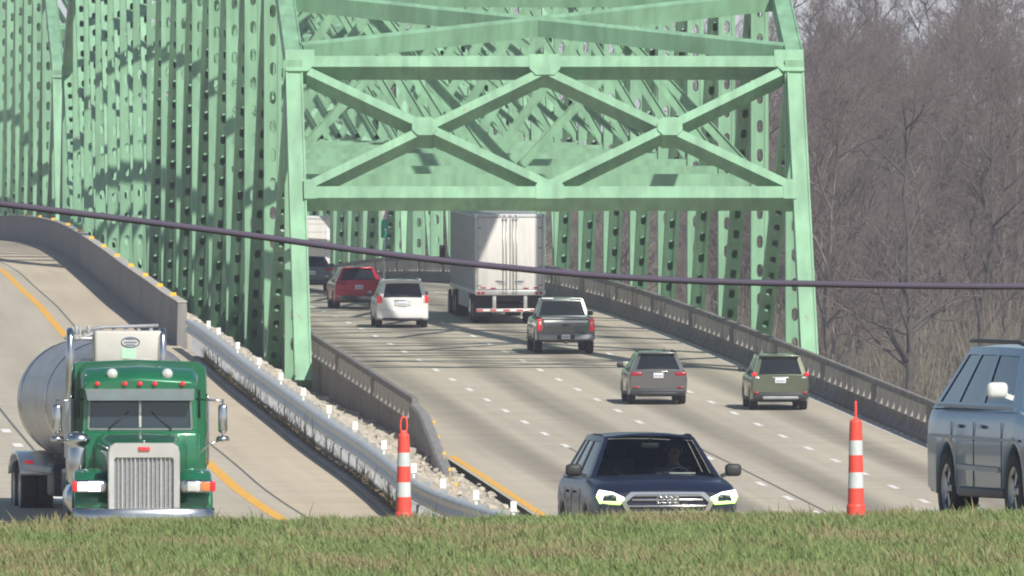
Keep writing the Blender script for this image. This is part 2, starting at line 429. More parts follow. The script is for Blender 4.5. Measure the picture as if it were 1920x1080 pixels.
# road paint on the bridge
ribbon(lambda d: XR(26.08, d), lambda d: XR(26.30, d), ZR, frange(335, 463, 4), .004, 'edge_line', 'yellow', road_r)
ribbon(lambda d: XR(40.42, d), lambda d: XR(40.58, d), ZR, frange(335, 900, 5), .004, 'edge_line', 'white_paint', road_r)
ribbon(lambda d: XR(33.78, d), lambda d: XR(33.86, d), ZR, frange(335, 480, 5), .004, 'joint_seam', 'joint', road_r)
ribbon(lambda d: XR(29.98, d), lambda d: XR(30.05, d), ZR, frange(335, 470, 5), .003, 'joint_seam', 'joint', road_r)
for a, d0 in ((30.0, 489.4), (33.52, 489.4), (37.0, 487.3)):
    for k in range(-13, 34):
        d = d0 + 9.8 * k
        if d < 380 or d > 800: continue
        if a == 30.0 and abs(d - 470) < 0: continue
        ribbon(lambda q: XR(a - .09, q), lambda q: XR(a + .09, q), ZR, [d, d + 1.35, d + 2.7], .007, 'lane_dash', 'white_paint', road_r)
ribbon(lambda d: XY(d) - .09, lambda d: XY(d) + .13, ZL, frange(150, 900, 4), .004, 'edge_line', 'yellow', road_l)
for off in (-3.5, -7.0):
    for k in range(-9, 30):
        d = 319 + 12 * k
        ribbon(lambda q: XY(q) + off - .1, lambda q: XY(q) + off + .1, ZL, [d, d + 1.5, d + 3], .004, 'lane_dash', 'white_paint', road_l)
ribbon(lambda d: XY(d) - 3.28, lambda d: XY(d) - 3.22, ZL, frange(150, 700, 5), .003, 'joint_seam', 'joint', road_l)

# edges and body of the left bridge's slab
def strip_wall(mb, path, prof, ds, mi=0, caps=True, smooth=False):
    """sweep a closed profile (x offset, z) along path(d)->(x, z)"""
    rings = []
    for d in ds:
        x, z = path(d); rings.append([(x + px, d, z + pz) for px, pz in prof])
    mb.loft(rings, mi, True, caps, smooth); return mb

# median barrier of the oncoming road
bar = thing('concrete_barrier', 'tall plain grey concrete barrier beside the oncoming lanes, yellow tabs along its top', 'barrier', (XG(410) + .2, 410, ZL(410)))
seg_d = frange(427, 860, 14)
for a, b in zip(seg_d[:-1], seg_d[1:]):
    q = MB(); strip_wall(q, lambda d: (XG(d), ZL(d)), [(0, -.6), (.30, -.6), (.27, 1.12), (.23, 1.16), (.06, 1.16), (.03, 1.12)], frange(a, b - .03, 5))
    q.obj('barrier_segment', 'concrete_g', bar, True)
cp = MB(); strip_wall(cp, lambda d: (XG(d), ZL(d) + .001), [(.01, 1.162), (.28, 1.162), (.28, 1.195), (.01, 1.195)], frange(426.98, 860, 5)); cp.obj('coping', 'concrete_l', bar, True)
def solve_x(px, fx, lo, hi):
    for _ in range(50):
        m_ = (lo + hi) / 2
        if 960 + fx(m_) * F / m_ > px: lo = m_
        else: hi = m_
    return (lo + hi) / 2
rf = MB(); rf.box((0, 0, .05), (.16, .03, .09)); rf.box((0, .01, .012), (.17, .09, .02)); rfm = rf.mesh('reflector_tab', [M['yel_ref']])
for px in (50, 75, 100, 128, 150, 172, 195, 220, 246, 273, 300, 325):
    d = solve_x(px, lambda q: XG(q) + .15, 428, 860)
    link('reflector_tab', rfm, bar, (XG(d) + .15 - bar['base'][0], d - 410, ZL(d) + 1.195 - bar['base'][2]))

# ------------------------------------------------------------------ bridge parapets
def parapet(label, a, sgn, d0, d1, pit):
    """sgn: +1 road lies to the left of it"""
    p = thing('bridge_parapet', label, 'parapet', (XR(a, d0), d0, ZR(d0)))
    s_ = sgn
    segs = frange(d0, d1, 15)
    for i, (u, v) in enumerate(zip(segs[:-1], segs[1:])):
        q = MB()
        strip_wall(q, lambda d: (XR(a, d), ZR(d)), [(-.16 * s_, -.35), (.24 * s_, -.9), (.24 * s_, .52), (0, .52), (-.01 * s_, .30), (-.16 * s_, .08)], frange(u, v - .04, 5))
        q.obj('parapet_wall', 'concrete', p, True)
    q = MB(); strip_wall(q, lambda d: (XR(a, d), ZR(d)), [(.01 * s_, 1.03), (.20 * s_, 1.03), (.20 * s_, 1.18), (.18 * s_, 1.21), (.03 * s_, 1.21), (.01 * s_, 1.18)], frange(d0, d1, 5))
    q.obj('top_rail', 'concrete', p, True)
    b = MB(); b.loft([[(-.15, -.44, .515), (.15, -.44, .515), (.15, .44, .515), (-.15, .44, .515)], [(-.15, -.52, .88), (.15, -.52, .88), (.15, .52, .88), (-.15, .52, .88)], [(-.13, -.72, 1.035), (.13, -.72, 1.035), (.13, .72, 1.035), (-.13, .72, 1.035)]], smooth=False)
    bm_ = b.mesh('baluster', [M['concrete_l']])  # paler concrete than the wall: sunlight on the balusters put into the colour
    b2 = MB(); b2.box((0, 0, .775), (.235, 1.5, .52)); bp_ = b2.mesh('parapet_post', [M['concrete']])
    base = p['base']; k = 0; d = d0 + .5
    while d < d1 and k < 290:
        post = (k % 9 == 0)
        link('parapet_post' if post else 'baluster', bp_ if post else bm_, p, (XR(a, d) + .105 * s_ - base[0], d - base[1], ZR(d) - base[2]), (0, 0, .0603))
        d += pit; k += 1
    return p
par_r = parapet('long concrete parapet with open balusters along the right edge of the bridge lanes', 41.0, 1, 395, 930, 2.2)
par_l = parapet('shorter concrete parapet with open balusters between the truss and the left lane', 26.0, -1, 477, 930, 2.5)
# sloping end wall of the left parapet
q = MB(); rings = []
for d in frange(446, 476.5, 2.5):
    t = (d - 446) / 30.5; h = .12 + .95 * min(1, t * 1.35) ** 1.2; x = XR(26.0, d) - .70 * (1 - t) ** 1.1
    rings.append([(x - .32, d, ZR(d) - 1.2), (x + .02, d, ZR(d) - 1.2), (x + .02, d, ZR(d) + h - .06), (x - .06, d, ZR(d) + h), (x - .26, d, ZR(d) + h), (x - .32, d, ZR(d) + h - .06)])
q.loft(rings, smooth=False)
ew = tag(q.obj('end_wall', 'concrete_g'), 'low curving grey concrete end wall tapering down beyond the left parapet', 'wall')
for (px, py) in ((783, 762), (814, 791), (822, 819), (833, 850), (844, 880), (856, 908)):
    # small yellow markers on short pegs on the edge of the lanes
    s_ = 57.5 + (py + 26 - 730) * .0606; d = F / s_; x = (px - 960) / s_
    q = MB(); z0 = ZR(d); zt = (540 - py) / s_
    q.tube([(0, 0, 0), (0, 0, max(.25, zt - z0))], .010, 6, 0); q.box((0, -.02, max(.25, zt - z0)), (.085, .03, .09), 0)
    tag(q.obj('marker_peg', 'yel_ref', loc=(x, d, z0)), {783: 'yellow marker peg at the end of the left parapet', 814: 'yellow marker peg, second along the end wall', 822: 'yellow marker peg, third along the end wall', 833: 'yellow marker peg where the yellow edge line begins', 844: 'yellow marker peg beside the low tip of the end wall', 856: 'yellow marker peg nearest the guardrail'}[px], 'marker', 'yellow marker pegs along the end wall')

# ------------------------------------------------------------------ median with riprap
g = MB(); ds = frange(262, 560, 3); nxm = 15
def med(d, t):
    x0, x1 = XG(d) + .15, XR(25.72, d); x = x0 + (x1 - x0) * t
    z0 = ZL(d) - .05; z1 = ZR(d) - (.05 if d < 470 else .05 + (d - 470) * .010)
    s_ = t * t * (3 - 2 * t)
    return x, z0 + (z1 - z0) * s_
V = []
for d in ds:
    for i in range(nxm):
        x, z = med(d, i / (nxm - 1)); V.append((x, d, z + (R.uniform(-.10, .05) if 0 < i < nxm - 1 else -.03)))
g.add(V, [(i * nxm + j, i * nxm + j + 1, (i + 1) * nxm + j + 1, (i + 1) * nxm + j) for i in range(len(ds) - 1) for j in range(nxm - 1)], 0, True)
tag(g.obj('median_slope', 'soil'), kind='structure')
def rock_mesh(mb, c, r):
    n1 = 6; V = [(c[0], c[1], c[2] + r * .7)]
    for ring, hz in ((.75, .45), (1.0, -.1)):
        for j in range(n1):
            a = 2 * PI * j / n1 + R.random(); rr = r * ring * R.uniform(.75, 1.2)
            V.append((c[0] + rr * math.cos(a), c[1] + rr * math.sin(a), c[2] + r * hz * R.uniform(.7, 1.2)))
    Fc = [(0, 1 + j, 1 + (j + 1) % n1) for j in range(n1)] + [(1 + j, 7 + j, 7 + (j + 1) % n1, 1 + (j + 1) % n1) for j in range(n1)]
    mb.add(V, Fc)
g = MB()
for i in range(2600):
    d = 415 + 125 * R.random() ** .8; t = R.uniform(.18, 1.0)
    x, z = med(d, t); rock_mesh(g, (x, d, z + R.uniform(-.04, .06)), R.uniform(.10, .30) * (1 if d > 455 else .6))
tag(g.obj('riprap', 'rock'), 'pale broken riprap stones heaped below the green truss foot', 'rocks', kind='stuff')

# guardrail
gr = thing('guardrail', 'long galvanized steel guardrail curving down between the oncoming road and the rocks', 'guardrail', (XG(300), 300, ZL(300)))
gd = frange(205, 424, 2.5)
off = .22
W_ = [(0, .36), (.05, .40), (.07, .45), (.02, .51), (-.01, .55), (.02, .59), (.07, .65), (.05, .70), (0, .74), (.02, .74), (.09, .70), (.11, .65), (.06, .59), (.03, .55), (.06, .51), (.11, .45), (.09, .40), (.02, .36)]
W_ = [(-x_ , z_ + .04) for x_, z_ in W_]
for i in range(0, len(gd) - 1, 6):
    q = MB(); strip_wall(q, lambda d: (XG(d) + off, ZL(d)), W_, gd[i:i + 7], 0, False, True); q.obj('rail_beam', 'galv', gr, True)
q = MB(); q.box((.10, 0, .36), (.14, .12, .86)); pm = q.mesh('post', [M['galv_d']])
q = MB(); q.box((.03, 0, .6), (.10, .14, .3)); bm_ = q.mesh('offset_block', [M['galv_d']])
base = gr['base']; d = 206.0
while d < 423:
    L = (XG(d) + off + .02 - base[0], d - base[1], ZL(d) - base[2])
    po = link('post', pm, gr, L); link('offset_block', bm_, po)
    d += 3.8
dm = MB(); dm.box((0, 0, .10), (.10, .03, .17)); dm.box((0, .02, -.03), (.04, .03, .1)); dm_ = dm.mesh('reflector', [M['white_ref']])
for px in (373, 410, 446, 486, 527, 569, 617, 666, 720, 776, 831, 893, 963):
    d = solve_x(px, lambda q_: XG(q_) + off + .12, 255, 412) if px > 372 else 411
    link('reflector', dm_, gr, (XG(d) + off + .12 - base[0], d - base[1], ZL(d) + .80 - base[2]))
# pale ribbed kerb wall under the rail
q = MB(); strip_wall(q, lambda d: (XG(d) + .30, ZL(d)), [(0, -.3), (.2, -.3), (.2, .36), (0, .36)], frange(230, 411, 3))
kw = tag(q.obj('kerb_wall', 'concrete_l'), 'low pale concrete kerb wall running under the steel guardrail', 'kerb')
q = MB(); d = 231.0
while d < 410:
    q.box((XG(d) + .25, d, ZL(d) + .17), (.11, .20, .40)); d += .62
tag(q.obj('rib', 'galv', kw), kind='stuff')
# kerb strip with leaf litter along the guardrail
q = MB(); strip_wall(q, lambda d: (XG(d), ZL(d)), [(-.1, -.2), (.34, -.2), (.34, .06), (-.06, .10), (-.1, .08)], frange(225, 411, 3))
kb = tag(q.obj('kerb', 'concrete_g'), kind='structure')
q = MB()
for i in range(2300):
    d = R.uniform(250, 409); x = XG(d) + abs(R.gauss(0, .10)); r = R.uniform(.015, .05) * (1.5 if math.sin(d * .35) + math.sin(d * .13) > .4 else .8)
    rock_mesh(q, (x, d, ZL(d) + .09), r)
tag(q.obj('leaf_litter', 'debris'), 'brown leaf litter caught along the kerb under the guardrail', 'litter', kind='stuff')
q = MB()
for i in range(170):
    d = R.uniform(252, 409); x = XG(d) + R.uniform(-.02, .3); h = R.uniform(.12, .42) * (1 if R.random() < .8 else 1.6)
    z = ZL(d) + .05
    for k in range(4):
        a = R.uniform(0, 2 * PI); l = R.uniform(.05, .2)
        q.tube([(x, d, z), (x + l * .5 * math.cos(a), d + l * math.sin(a), z + h * .6), (x + l * math.cos(a), d + l * 1.4 * math.sin(a), z + h)], [.008, .006, .002], 3, 0, False)
tag(q.obj('dry_weeds', 'weed'), 'thin dry weeds growing along the kerb of the guardrail', 'weeds', kind='stuff')

# ------------------------------------------------------------------ the green truss bridge
AL, AR = 25.2, 42.1
SIDE = Vector((1, .0603, 0)).normalized()
bridge = thing('truss_bridge', 'long pale green steel through truss bridge with perforated posts and crossed portal bracing', 'bridge', (XR(33.6, 533), 533, ZR(533)))
BB = bridge['base']
def node(a, d, h): return Vector((XR(a, d), d, ZR(d) + h))
def perf_beam(mb, p0, p1, wd, dep, side=SIDE, pitch=1.0, hh=.235, hw=.105, end=.7):
    p0 = Vector(p0); p1 = Vector(p1); t = p1 - p0; L = t.length; t.normalize()
    s_ = (side - t * side.dot(t)).normalized(); n = t.cross(s_)
    for sg in (-1, 1):
        c0 = p0 + s_ * sg * (wd / 2 - .035); c1 = p1 + s_ * sg * (wd / 2 - .035)
        mb.beam(c0, c1, .07, dep + .05, s_)
        for q in (-1, 1):    # flange angles
            o_ = n * q * (dep / 2 + .012) + s_ * sg * (wd / 2 - .10)
            mb.beam(p0 + o_, p1 + o_, .07, .03, s_)
    iw = wd / 2 - .07; N = max(1, int((L - 2 * end) / pitch)); e = (L - N * pitch) / 2
    for q in (-1, 1):
        o_ = n * q * dep / 2
        P = lambda u, v: p0 + o_ + t * u + s_ * v
        mb.quad(P(0, -iw), P(0, iw), P(e, iw), P(e, -iw)); mb.quad(P(L - e, -iw), P(L - e, iw), P(L, iw), P(L, -iw))
        for k in range(N):
            u0 = e + k * pitch; uc = u0 + pitch / 2
            outer = [(u0, 0), (u0, iw), (uc, iw), (u0 + pitch, iw), (u0 + pitch, 0), (u0 + pitch, -iw), (uc, -iw), (u0, -iw)]
            inner = [(uc - hh, 0), (uc - hh * .72, hw * .85), (uc, hw), (uc + hh * .72, hw * .85), (uc + hh, 0), (uc + hh * .72, -hw * .85), (uc, -hw), (uc - hh * .72, -hw * .85)]
            V = [P(*x) for x in outer + inner]
            mb.add(V, [(j, (j + 1) % 8, 8 + (j + 1) % 8, 8 + j) for j in range(8)])
def put2(mb, name, both=True):
    """a member of the left truss, and its twin on the right truss"""
    me = mb.mesh(name, [M['green']], BB, fix=True)
    link(name, me, bridge); 
    if both: link(name, me, bridge, (AR - AL, 0, 0))
def member(name, p0, p1, wd, hd, side=SIDE):
    q = MB(); q.beam(p0, p1, wd, hd, side); return link(name, q.mesh(name, [M['green']], BB), bridge)
def laced(name, p0, p1, wd, hd, side):
    """H shaped bracing member: two flanges and a web"""
    p0 = Vector(p0); p1 = Vector(p1); t = (p1 - p0).normalized(); s_ = Vector(side); s_ = (s_ - t * s_.dot(t)).normalized()
    q = MB()
    q.beam(p0, p1, hd - .04, .03, t.cross(s_)) if False else q.beam(p0, p1, wd - .05, .035, s_)
    for g_ in (-1, 1):
        o_ = s_ * g_ * (wd / 2); q.beam(p0 + o_, p1 + o_, .035, hd, s_)
    return link(name, q.mesh(name, [M['green']], BB), bridge)

HP = [10.45, 15.6, 18.2, 19.7, 20.4, 20.7, 20.9, 21, 21, 20.9, 20.7, 20.4, 19.7, 18.2, 15.6, 10.45]
PAN = 15.5
spans = [(540.0, HP, 533.0), (788.5, HP[:9] , 781.5)]
for si, (d0, hp, dfoot) in enumerate(spans):
    n = len(hp); full = (si == 0)
    foot = node(AL, dfoot, -.15); U0 = node(AL, d0, hp[0])
    q = MB(); tt = (U0 - foot).normalized()
    q.beam(foot - tt * .15, U0 + tt * .1, .56, .62, SIDE)
    for sg in (-1, 1):
        o_ = SIDE * sg * .255 + tt.cross(SIDE) * 0
        q.beam(foot + o_, U0 + o_, .06, .70, SIDE)
    put2(q, 'end_post')
    # stub above the end post
    for k in range(n):
        d = d0 + PAN * k
        q = MB(); perf_beam(q, node(AL, d, -.4), node(AL, d, hp[k] - .3), .60, .5); put2(q, 'post')
        # chords
        if k < n - 1:
            q = MB(); a_, b_ = node(AL, d, hp[k]), node(AL, d + PAN, hp[k + 1])
            q.beam(a_, b_, .58, .62, SIDE)
            for sg in (-1, 1):
                q.beam(a_ + SIDE * sg * .27, b_ + SIDE * sg * .27, .05, .70, SIDE)
            put2(q, 'top_chord')
            q = MB(); q.beam(node(AL, d, -.75), node(AL, d + PAN, -.75), .5, .6, SIDE); put2(q, 'bottom_chord')
            # web diagonal: towards the middle of the span going down
            first = k < (len(HP) - 1) / 2
            if first: p0, p1 = node(AL, d, hp[k] - .35), node(AL, d + PAN, -.5)
            else: p0, p1 = node(AL, d, -.5), node(AL, d + PAN, hp[k + 1] - .35)
            q = MB(); perf_beam(q, p0, p1, .50, .46); put2(q, 'diagonal')
            # gussets at the chord
            # top laterals
            if k > 0:
                laced('top_lateral', node(AL, d, hp[k]), node(AR, d + PAN, hp[k + 1]), .34, .30, (0, 0, 1))
                laced('top_lateral', node(AR, d, hp[k] - .31), node(AL, d + PAN, hp[k + 1] - .31), .34, .30, (0, 0, 1))
        q = MB()
        for z_ in (hp[k] - .55,):
            q.box(node(AL, d, z_), (.64, 1.3, 1.1))
        put2(q, 'gusset_plate')
        if k > 0 and not (full and k == n - 1):
            zs = 6.0
            member('cross_strut', node(AL + .28, d, zs), node(AR - .28, d, zs), .42, .55, (0, 1, 0)) if False else None
            member('cross_strut', node(AL + .28, d, zs + .05), node(AR - .28, d, zs + .05), .50, .42, (0, 0, 1))
            laced('cross_strut', node(AL + .28, d, hp[k] - .2), node(AR - .28, d, hp[k] - .2), .5, .42, (0, 0, 1))
            am = (AL + AR) / 2; h = hp[k] - .45
            for (a1, z1, a2, z2, dy) in ((AL + .3, zs + .4, am, h, 0), (am, zs + .4, AL + .3, h, .2), (am, h, AR - .3, zs + .4, 0), (am, zs + .4, AR - .3, h, .2)):
                A_, B_ = node(a1, d + dy - .1, z1), node(a2, d + dy - .1, z2)
                laced('sway_brace', A_, B_, .30, .16, Vector((0, 1, 0)).cross((B_ - A_).normalized()))
            if 4 <= k <= 10 and full:
                zm_ = (zs + h) / 2; laced('sway_strut', node(AL + .28, d + .35, zm_), node(AR - .28, d + .35, zm_), .30, .2, (0, 0, 1))
                for (a1, z1, a2, z2) in ((AL + .3, zs + .5, am, zm_), (am, zm_, AR - .3, zs + .5), (AL + .3, h, am, zm_), (am, zm_, AR - .3, h)):
                    A_, B_ = node(a1, d + .45, z1), node(a2, d + .45, z2)
                    laced('sway_brace', A_, B_, .22, .14, Vector((0, 1, 0)).cross((B_ - A_).normalized()))
    # portal bracing in the slope of the end posts
    PL = lambda a, t, dd=0: node(a, dfoot, -.15).lerp(node(a, d0, hp[0]), t)
    if si <= 1:
        eu = (node(AL, d0, hp[0]) - node(AL, dfoot, -.15)).normalized()
        Npl = SIDE.cross(eu).normalized()
        if Npl.y > 0: Npl = -Npl
        tL = .566; am = (AL + AR) / 2; tT = .976
        def pm_(name, p, r, dep, hd): return member(name, p, r, dep, hd, Npl)
        pm_('portal_strut', PL(AL + .28, tT), PL(AR - .28, tT), .80, .44)
        # lower strut, slightly arched in three pieces
        pm_('portal_strut', PL(AL + .28, tL), PL(AR - .28, tL), .80, .46)
        up, lo = tT - .03, tL + .03
        for (a1, t1, a2, t2, dp) in ((AL + .5, up, am - .1, lo, .74), (AL + .5, lo, am - .1, up, .726), (AR - .5, up, am + .1, lo, .74), (AR - .5, lo, am + .1, up, .726)):
            pm_('portal_brace', PL(a1, t1), PL(a2, t2), dp, .31)
        # gussets lying on the front of the frame
        def gus(pts, dep=.02, lift=.42):
            q = MB(); P3 = [PL(a, t) + Npl * lift for a, t in pts]; P4 = [p - Npl * (lift + .38) for p in P3]
            q.loft([P3, P4], smooth=False); return link('gusset_plate', q.mesh('gusset_plate', [M['green']], BB), bridge)
        for a_, sg in ((AL, 1), (AR, -1)):
            gus([(a_ - .29 * sg, .945), (a_ + .45 * sg, .945), (a_ + .70 * sg, .966), (a_ + .70 * sg, 1.012), (a_ - .29 * sg, 1.012)])
            gus([(a_ + .2 * sg, .545), (a_ + .62 * sg, .545), (a_ + .62 * sg, .586), (a_ + .40 * sg, .605), (a_ + .2 * sg, .605)])
        for am_, c_ in ((am, None),):
            gus([(am - .52, .998), (am - .52, .953), (am - .32, .933), (am + .32, .933), (am + .52, .953), (am + .52, .998)])
            gus([(am - .48, .545), (am - .48, .585), (am - .32, .605), (am + .32, .605), (am + .48, .585), (am + .48, .545)])
        tm = (tL + tT) / 2
        for ac in ((AL + am) / 2 + .1, (AR + am) / 2 - .1):
            gus([(ac - .42, tm - .012), (ac - .42, tm + .012), (ac - .24, tm + .028), (ac + .24, tm + .028), (ac + .42, tm + .012), (ac + .42, tm - .012), (ac + .24, tm - .028), (ac - .24, tm - .028)], lift=.43)
        # second portal panel in the flatter slope of the top chord
        slope = (hp[1] - hp[0]) / PAN
        dU = d0 + 6.3; zU = hp[0] + slope * 6.3
        eu2 = (node(AL, dU, zU) - node(AL, d0, hp[0])).normalized(); N2 = SIDE.cross(eu2).normalized()
        if N2.z < 0: N2 = -N2
        member('portal_strut', node(AL + .28, dU, zU), node(AR - .28, dU, zU), .62, .5, N2)
        member('portal_brace', node(AL + .3, d0 + .5, hp[0] + .25), node(AR - .3, dU - .3, zU - .15), .62, .36, N2)
        member('portal_brace', node(AR - .3, d0 + .5, hp[0] + .25), node(AL + .3, dU - .3, zU - .15), .60, .36, N2)
        laced('top_lateral', node(AL + .3, dU, zU), node(AR - .3, d0 + PAN, hp[1]), .34, .30, (0, 0, 1))
        laced('top_lateral', node(AR - .3, dU, zU - .31), node(AL + .3, d0 + PAN, hp[1] - .31), .34, .30, (0, 0, 1))
    if full:   # far end post of the first span
        q = MB(); q.beam(node(AL, d0 + PAN * (n - 1) + 7, -.15), node(AL, d0 + PAN * (n - 1), hp[-1]), .56, .62, SIDE); put2(q, 'end_post')
# deck slab edge and floor beams
q = MB(); strip_wall(q, lambda d: (XR(33.5, d), ZR(d)), [(-7.6, -.55), (7.6, -.55), (7.6, -.02), (-7.6, -.02)], frange(478, 930, 8)); q.obj('deck_slab', 'concrete', bridge, True)
fb = MB(); fb.box((0, 0, 0), (16.4, .4, .9)); fbm = fb.mesh('floor_beam', [M['green']])
for d in [540 + 15.5 * k for k in range(0, 16)] + [788.5 + 15.5 * k for k in range(9)]:
    p = node(33.65, d, -1.05); link('floor_beam', fbm, bridge, p - Vector(BB), (0, 0, .0603))
q = MB(); q.box(node(33.6, 533, -4.2), (19.5, 2.4, 6.4)); q.box(node(33.6, 533, -.72), (18.9, 1.6, .5)); q.obj('abutment', 'concrete', bridge, True)
# road sign fixed beyond the first span
sg = thing('road_sign', 'narrow green road sign on a post beyond the trailer by the right parapet', 'sign', (XR(40.3, 770), 770, ZR(770)))
q = MB(); q.tube([(0, .06, 0), (0, .06, 3.6)], .05, 8); q.obj('post', 'alu', sg)
q = MB(); q.rbox((.0, 0, 2.55), (.30, .03, .86), .01); q.obj('sign_panel', 'sign_green', sg)
q = MB(); q.rbox((.02, 0, 3.35), (.24, .03, .66), .01); q.obj('upper_panel', 'sign_pink', sg)
q = MB(); q.box((.06, -.02, 2.5), (.08, .01, .14)); q.obj('sign_mark', 'white_ref', sg)

# ------------------------------------------------------------------ bare winter trees
def grow_tree(seed, H, spread=.5, twigs=1.0, lean=0.0, trunk_r=.26):
    """returns (trunk MB, crown MB) of a bare tree built of thin tapered tubes"""
    r = random.Random(seed); T = MB(); C = MB()
    pts = []; x = y = 0.0
    n = 9
    for i in range(n + 1):
        z = H * .86 * i / n; pts.append(Vector((x, y, z))); x += r.gauss(0, .16) + lean; y += r.gauss(0, .16)
    T.tube(pts, [trunk_r * (1 - .85 * i / n) * (1.25 if i == 0 else 1) for i in range(n + 1)], 7, 0, False)
    def twig(p, dr, L, rad, depth):
        k = 3 if depth < 3 else 2
        P = [p]; d_ = dr.copy()
        for i in range(k):
            d_ = (d_ + Vector((r.gauss(0, .16), r.gauss(0, .16), r.gauss(.05, .10)))).normalized(); P.append(P[-1] + d_ * L / k)
        R_ = [rad * (1 - .7 * i / k) for i in range(k + 1)]
        (T if depth == 1 else C).tube(P, R_, 5 if depth == 1 else 3, 0, False)
        if depth >= 4: return
        m_ = [0, 7, 6, 4][depth] if depth < 4 else 0
        m_ = int(m_ * twigs + r.random())
        for i in range(m_):
            f = r.uniform(.25, 1.0); j = min(k - 1, int(f * k)); q = P[j].lerp(P[j + 1], f * k - j) if f < 1 else P[-1]
            base_d = (P[j + 1] - P[j]).normalized(); o_ = base_d.orthogonal().normalized(); o_.rotate(Matrix.Rotation(r.uniform(0, 2 * PI), 3, base_d))
            nd = (base_d * r.uniform(.5, 1.0) + o_ * r.uniform(.5, .95) + Vector((0, 0, .18))).normalized()
            twig(q, nd, L * r.uniform(.38, .62), max(.012, rad * .42), depth + 1)
    nb = int(17 * (1 if H > 12 else .7))
    for i in range(nb):
        f = r.uniform(.22, 1.0) if i > 2 else 1.0; j = min(n - 1, int(f * n)); q = pts[j].lerp(pts[j + 1], min(1, f * n - j))
        a = r.uniform(0, 2 * PI); el_ = r.uniform(.35, 1.2)
        L = H * spread * r.uniform(.45, .8) * (1.15 - .55 * f)
        twig(q, Vector((math.cos(a) * math.cos(el_), math.sin(a) * math.cos(el_), math.sin(el_))), L, trunk_r * (.55 - .3 * f), 1)
    return T, C
def mb_arrays(mb):
    V = np.array([tuple(p) for p in mb.v], dtype=np.float32); Q = np.array([f for f in mb.f if len(f) == 4], dtype=np.int32); return V, Q
protos = [grow_tree(100 + i, [19, 16, 21, 14, 18][i], [.46, .5, .42, .55, .48][i], 1.0) for i in range(5)]
def pmesh(mb, name, m):
    return mb.mesh(name, [M[m]], fix=False)
PT = [(pmesh(t, 'trunk', 'bark'), pmesh(c, 'crown', 'twig')) for t, c in protos]
PTd = [t.copy() for t, c in PT]
for m_ in PTd: m_.materials[0] = M['bark_d']
# nearest trees that stand apart
front = [
 (1560, 800, 0, 1.0, 0, 'bare grey tree nearest the right end post of the green bridge'),
 (1640, 830, 1, 1.1, 1, 'bare tree with a dark forked trunk leaning left, just right of the bridge'),
 (1702, 792, 2, .95, 1, 'bare dark-limbed tree behind the right orange post'),
 (1765, 850, 3, 1.2, 0, 'bare pale-barked tree left above the blue sport utility vehicle'),
 (1838, 805, 4, 1.0, 1, 'bare tree with a dark straight trunk rising behind the blue vehicle roof'),
 (1900, 835, 0, 1.05, 0, 'bare pale tree at the right border of the view'),
]
for px, d, k, s_, dk, lab in front:
    d += 70
    x = (px - 960) / F * d
    t = thing('bare_tree', lab, 'tree', (x, d, -8.6), (0, 0, px * .7), 'bare winter trees on the far bank')
    t.scale = (s_, s_, s_)
    link('trunk', PTd[k] if dk else PT[k][0], t); link('crown', PT[k][1], t)
# the rest of the wood, one mass
arr = [mb_arrays(t) + mb_arrays(c) for t, c in protos]
Vs = []; Qs = []; Ms = []; o = 0
def plant(k, x, y, z, s_, rz):
    global o
    c_, n_ = math.cos(rz), math.sin(rz)
    for (V, Q, mi) in ((arr[k][0], arr[k][1], 0), (arr[k][2], arr[k][3], 1)):
        W = np.empty_like(V); W[:, 0] = (V[:, 0] * c_ - V[:, 1] * n_) * s_ + x; W[:, 1] = (V[:, 0] * n_ + V[:, 1] * c_) * s_ + y; W[:, 2] = V[:, 2] * s_ + z
        Vs.append(W); Qs.append(Q + o); Ms.append(np.full(len(Q), mi, np.int32)); o += len(V)
ntree = 0
for i in range(320):
    y = 905 + 390 * R.random() ** .9
    half = .037 * y + 4
    x = R.uniform(-half, half)
    if x < .012 * y and R.random() < .78: continue
    if y < 960 and abs(x - XR(33.6, y)) < 13: continue
    z = bluff_z(x, y) if y > 1080 else -7.0
    plant(R.randrange(5), x, y, z - .2, R.uniform(.75, 1.1) * (1.0 if y < 1080 else .95), R.uniform(0, 6.3)); ntree += 1
V = np.concatenate(Vs); Q = np.concatenate(Qs); Mi = np.concatenate(Ms)
me = bpy.data.meshes.new('woodland'); me.vertices.add(len(V)); me.vertices.foreach_set('co', V.ravel())
me.loops.add(len(Q) * 4); me.loops.foreach_set('vertex_index', Q.ravel())
me.polygons.add(len(Q)); me.polygons.foreach_set('loop_start', np.arange(0, len(Q) * 4, 4, dtype=np.int32))
me.polygons.foreach_set('material_index', Mi)
me.materials.append(M['bark']); me.materials.append(M['twig']); me.update(calc_edges=True)
tag(link('woodland', me), 'purplish grey leafless woodland filling the far bank behind the bridge', 'woods', kind='stuff')
print('WOOD tris', len(Q) * 2, 'trees', ntree)
# low dry brush at the foot of the wood
Vb = []; 
nb = 52000
bx = NR.uniform(-32, 34, nb); by = NR.uniform(868, 930, nb)
bz = -7.6 + NR.uniform(0, .3, nb) + (by - 868) * .008
hh = NR.uniform(1.0, 6.5, nb) * NR.uniform(.3, 1, nb) * (1 + .5 * np.sin(bx * 1.3 + by * .2)); lx = NR.normal(0, .22, nb) * hh; ly = NR.normal(0, .22, nb) * hh
wv = NR.uniform(.018, .045, nb); an = NR.uniform(0, 6.28, nb)
lo3 = []
V = np.zeros((nb * 6, 3), np.float32)
for j in range(3):
    a = an + j * 2.094
    V[j::6, 0] = bx + np.cos(a) * wv; V[j::6, 1] = by + np.sin(a) * wv; V[j::6, 2] = bz
    V[3 + j::6, 0] = bx + lx + np.cos(a) * wv * .3; V[3 + j::6, 1] = by + ly + np.sin(a) * wv * .3; V[3 + j::6, 2] = bz + hh
